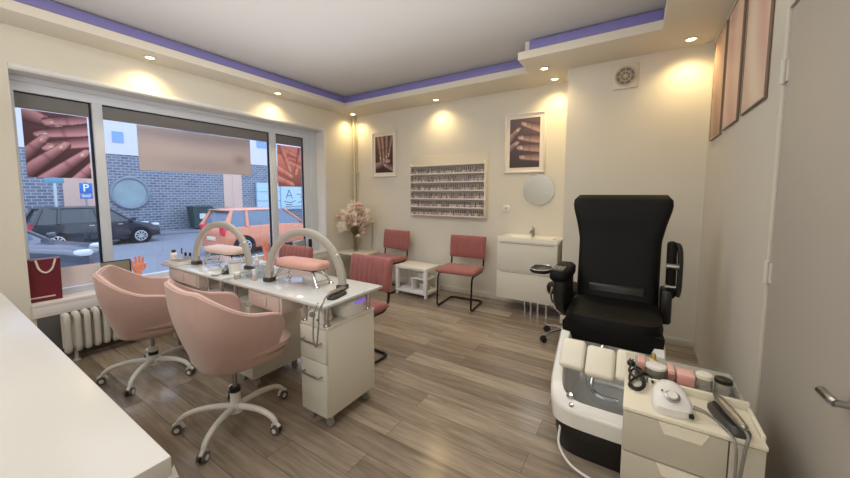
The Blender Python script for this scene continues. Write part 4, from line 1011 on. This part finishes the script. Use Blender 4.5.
m = MB(); m.lo(0, .05, 0, 5.2, 0, 1.78); obj('board', m, mat('board_blue', (176, 206, 224), .7, noise=.03), t)
m = MB()
rs = random.Random(4)
def stroke(pts, w_=.045): 
    for (a, b), (c, d) in zip(pts[:-1], pts[1:]):
        L_ = math.hypot(c-a, d-b); m.box((.056, (a+c)/2, (b+d)/2), (.012, L_, w_), M=None, rot=RX(math.atan2(d-b, c-a)))
stroke([(2.15, .75), (2.4, 1.35), (2.65, .75)]); stroke([(2.25, .95), (2.55, .95)]); stroke([(3.0, 1.05), (3.35, 1.05)]); stroke([(3.35, .8), (3.6, 1.4)]); stroke([(3.6, 1.4), (3.7, .8)]); stroke([(3.9, .85), (3.9, 1.4)]); stroke([(3.9, 1.1), (4.2, 1.15), (4.2, .85)]); stroke([(2.0, .55), (2.5, .45), (2.9, .6)]); stroke([(2.1, .35), (2.6, .3)]); stroke([(3.1, .45), (3.5, .55)])
obj('brush_marks', m, mat('mark_dark', (70, 84, 96), .8), t)
m = MB()
for z in (.6, 1.2): m.lo(.05, .07, 0, 1.7, z, z+.04)
for y in (.0, .85, 1.7, 3.4): m.lo(.05, .075, y, y+.05, 0, 1.78)
obj('shelf_rails', m, mat('rail_blue', (128, 156, 180), .6), t)
t = thing('metal_fence', 'grey street railing with thin bars in front of the pale blue wall panel', 'fence', (-19.9, 13.9, GZ+.13))
FEN = mat('fence_grey', (112, 128, 146), .5, noise=.05)
for z in (.08, 1.0):
    m = MB(); m.lo(-.02, .02, 0, 4.2, z, z+.05); obj('rail', m, FEN, t)
for k in range(18):
    m = MB(); m.lo(-.012, .012, .05+.24*k, .08+.24*k, 0, 1.05); obj('bar', m, FEN, t)
def bin_(label, y, h_, c):
    t = thing('wheelie_bin', label, 'bin', (-19.85, y, GZ+.13))
    mt = mat('bin_%d' % c[1], c, .5, noise=.05)
    m = MB(); m.loft([[(-.30, -.36, .08), (.30, -.36, .08), (.30, .36, .08), (-.30, .36, .08)], [(-.36, -.46, h_-.12), (.36, -.46, h_-.12), (.36, .46, h_-.12), (-.36, .46, h_-.12)]]); obj('bin_body', m, mt, t)
    m = MB(); m.lo(-.40, .40, -.50, .50, h_-.12, h_, .04); obj('lid', m, mt, t)
    for y_ in (-.3, .3):
        m = MB(); m.cyl((.2, y_-.04, .09), (.2, y_+.04, .09), .09, n=16); obj('wheel', m, BLACK, t)
    m = MB(); m.lo(.345, .36, -.16, .14, h_*.45, h_*.68); obj('label_sticker', m, mat('sticker_white', (196, 206, 206), .6), t)
bin_('dark green wheelie bin with white sticker against the brick wall', 8.62, 1.24, (38, 66, 70))
bin_('lighter green wheelie bin beside the dark one at the brick wall', 9.70, 1.12, (84, 130, 112))
# parking sign
t = thing('parking_sign', 'blue parking sign with white P on a pole behind the black car', 'sign', (-19.2, 4.15, GZ+.02))
m = MB(); m.cyl((-.03, 0, 0), (-.03, 0, 2.5), .04, n=12); obj('pole', m, mat('pole_grey', (150, 156, 160), .5), t)
m = MB(); m.lo(0, .02, -.19, .19, 2.0, 2.44, .006); obj('plate', m, mat('sign_blue', (40, 112, 196), .5), t)
m = MB(); m.lo(.019, .024, -.075, -.03, 2.10, 2.40)
pp = [(-.03+.0, 2.40), (.02, 2.40), (.065, 2.385), (.09, 2.345), (.09, 2.295), (.065, 2.255), (.02, 2.24), (-.03, 2.24), (-.03, 2.28), (.015, 2.28), (.04, 2.29), (.05, 2.32), (.04, 2.35), (.015, 2.36), (-.03, 2.36)]
for i in range(7):
    a, b = pp[i], pp[i+1]; c_, d_ = pp[13-i], pp[14-i]
    m.loft([[(.019, a[0], a[1]), (.019, b[0], b[1]), (.019, c_[0], c_[1]), (.019, d_[0], d_[1])], [(.024, a[0], a[1]), (.024, b[0], b[1]), (.024, c_[0], c_[1]), (.024, d_[0], d_[1])]])
obj('letter_p', m, mat('sign_white', (240, 244, 248), .6), t)
m = MB(); m.lo(.0, .015, -.19, .19, 1.80, 1.97, .004); obj('sub_plate', m, mat('sign_blue', (40, 112, 196)), t)
m = MB()
for z in (1.915, 1.865): m.lo(.0145, .018, -.14, .13, z, z+.022)
obj('sub_plate_lines', m, mat('sign_white', (240, 244, 248)), t)
t = thing('street_sign', 'pale street pole with small plate left of the parking sign', 'sign', (-19.25, 3.29, GZ+.02))
m = MB(); m.cyl((0, 0, 0), (0, 0, 2.66), .045, n=12); obj('pole', m, mat('pole_pale', (186, 198, 206), .5), t)
m = MB(); m.lo(.03, .05, -.26, .26, 2.42, 2.62, .005); obj('plate', m, mat('plate_teal', (96, 150, 176), .5), t)

# cars
TYRE = mat('tyre_black', (22, 22, 24), .8, noise=.05); RIMM = mat('alloy_rim', (196, 200, 206), .3, metal=.6); CGL = mat('car_glass', (44, 58, 70), .05, coat=.5, noise=.1)
def car(label, loc, rot, rgb, L=3.9, Wd=1.70, Hh=1.5, belt=.92, nose=.62, hatch=.16, hoodz=.86, rough=.25, lamp=(200, 40, 50), glass=CGL, trunk=False):
    body = mat('car_paint_%d_%d' % (rgb[0], rgb[2]), rgb, rough, noise=.03, coat=.5)
    t = thing('car', label, 'car', loc, rot)
    h = L/2; w_ = Wd/2; r = .31
    # side sections along x: (x, halfwidth, zbottom, ztop)
    S = [(-h, .80, .42, .70), (-h+.04, .90, .30, .88), (-h+.18, .97, .25, belt), (-h*.5, 1., .22, belt), (0, 1., .22, belt-.01), (h*.38, 1., .22, belt-.04), (h*.52, .99, .22, hoodz), (h*.80, .95, .24, hoodz-.10), (h-.06, .86, .28, hoodz-.22), (h, .74, .36, .56)]
    lo_ = []
    for x, k, z0, z1 in S:
        kw = k*w_; zm = (z0+z1)/2
        lo_.append([(x, -kw*.90, z0), (x, -kw*.99, z0+.10), (x, -kw, zm), (x, -kw*.97, z1-.06), (x, -kw*.86, z1), (x, kw*.86, z1), (x, kw*.97, z1-.06), (x, kw, zm), (x, kw*.99, z0+.10), (x, kw*.90, z0)])
    m = MB(); m.loft(lo_); obj('body', m, body, t, sharp=40)
    xr0, xr1 = -h+.10, -h+hatch+.20       # rear glass bottom, top
    xf1, xf0 = h*.10, h*.50               # windscreen top, bottom
    def sec(x, k, z): return [(x, -w_*k, z), (x, w_*k, z)]
    b0, b1, r0_, r1_ = w_*.90, w_*.90, w_*.72, w_*.72
    zt = Hh-.05
    m = MB(); m.add([(xr0, -b0, belt-.03), (xf0, -b1, hoodz-.02), (xf0, b1, hoodz-.02), (xr0, b0, belt-.03), (xr1, -r0_, zt), (xf1, -r1_, zt), (xf1, r1_, zt), (xr1, r0_, zt)], [[0, 1, 5, 4], [1, 2, 6, 5], [2, 3, 7, 6], [3, 0, 4, 7], [4, 5, 6, 7], [0, 3, 2, 1]])
    obj('windows', m, glass, t, sharp=20)
    m = MB(); m.loft([sel((xf1-xr1)/2+.05, r0_+.03, zt-.03, e=5, cx=(xf1+xr1)/2), sel((xf1-xr1)/2+.06, r0_+.035, zt, e=5, cx=(xf1+xr1)/2), sel((xf1-xr1)/2-.05, r0_-.06, zt+.045, e=4, cx=(xf1+xr1)/2), sel((xf1-xr1)/2-.4, r0_-.3, zt+.055, e=4, cx=(xf1+xr1)/2)])
    m.lo(xr1-.16, xr1+.05, -r0_, r0_, zt-.02, zt+.015, .008)
    obj('roof', m, body, t, sharp=45)
    m = MB()
    for s_ in (-1, 1):
        m.tube([(xf0+.02, s_*b1, hoodz-.03), (xf1, s_*(r1_+.015), zt)], .035, 8)
        m.tube([(xr0-.01, s_*b0, belt-.04), (xr1-.01, s_*(r0_+.01), zt)], [.10, .05], 8)
        m.tube([(-.05*h, s_*(b0+.012), belt-.04), (-.10*h, s_*(r0_+.015), zt)], .038, 8)
        m.tube([(-.62*h, s_*(b0+.006), belt-.04), (-.62*h+.06, s_*(r0_+.01), zt)], [.06, .045], 8)
    obj('pillars', m, body, t)
    for x in (h-.74, -h+.62):
        for s_ in (-1, 1):
            m = MB(); m.cyl((x, s_*(w_-.20), r), (x, s_*(w_-.0), r), r+.055, n=28); obj('wheel_arch', m, TYRE, t)
            m = MB(); m.lathe([(.19, -.10), (r-.02, -.10), (r, -.07), (r, .07), (r-.02, .10), (.19, .10)], n=28, M=T(x, s_*(w_-.085), r) @ RX(PI/2)); wh = obj('wheel', m, TYRE, t)
            m = MB()
            for k in range(9):
                M_ = T(x, s_*(w_+.012), r) @ RY(2*PI*k/9); m.lo(.03, .20, -.012, .012, -.020, .020, .005, M=M_)
            m.tube([(x+.195*math.cos(a), s_*(w_+.01), r+.195*math.sin(a)) for a in [2*PI*k/24 for k in range(24)]], .018, 6, closed=True); m.cyl((x, s_*(w_+.0), r), (x, s_*(w_+.02), r), .05, n=12); obj('rim', m, RIMM, wh)
    for s_ in (-1, 1):
        m = MB(); m.lo(-h+.0, -h+.16, s_*w_*.74-.13, s_*w_*.74+.13, belt-.30, belt+.03, .03); obj('tail_light', m, mat('tail_%d' % lamp[1], lamp, .2, coat=.5), t)
        m = MB(); m.box((h-.17, s_*w_*.66, hoodz-.17), (.26, .34, .13), .05); obj('headlight', m, mat('headlight_glass', (206, 214, 222), .1, coat=.5), t)
        m = MB(); m.box((xf0-.02, s_*(w_+.06), belt+.05), (.14, .20, .13), .04); obj('wing_mirror', m, body, t)
        for x in (-.16*h, .28*h):
            m = MB(); m.lo(x-.09, x+.05, s_*w_*.995-.012, s_*w_*.995+.012, belt-.16, belt-.13, .006); obj('door_handle', m, RIMM, t)
    m = MB(); m.lo(-h-.02, -h+.02, -.26, .26, .52, .64, .006); obj('number_plate', m, mat('plate_pale', (226, 222, 200), .5), t)
    m = MB(); m.lo(-h-.03, -h+.12, -w_*.86, w_*.86, .28, .46, .03); m.lo(h-.12, h+.02, -w_*.72, w_*.72, .26, .40, .03); obj('bumper', m, DGREY if rgb[0] < 100 else body, t)
    return t
car('black family car parked by the brick wall, seen from its side', (-18.05, 4.12, GZ), PI/2, (38, 46, 58), L=3.72, Hh=1.55, belt=.98, hoodz=.90)
car('orange-red hatchback parked closest to the shop, seen from its rear side', (-11.62, 7.35, GZ), PI/2, (216, 138, 106), L=4.0, Hh=1.54, belt=.98, hoodz=.92, lamp=(226, 44, 62), glass=mat('car_glass_light', (92, 116, 140), .06, coat=.5, noise=.15))
car('dark silver-blue car cut off by the left edge of the window, nose to the right', (-10.75, .55, GZ), math.radians(66), (58, 70, 88), L=3.9, Hh=1.6, belt=1.04, hoodz=1.0, lamp=(190, 42, 52))
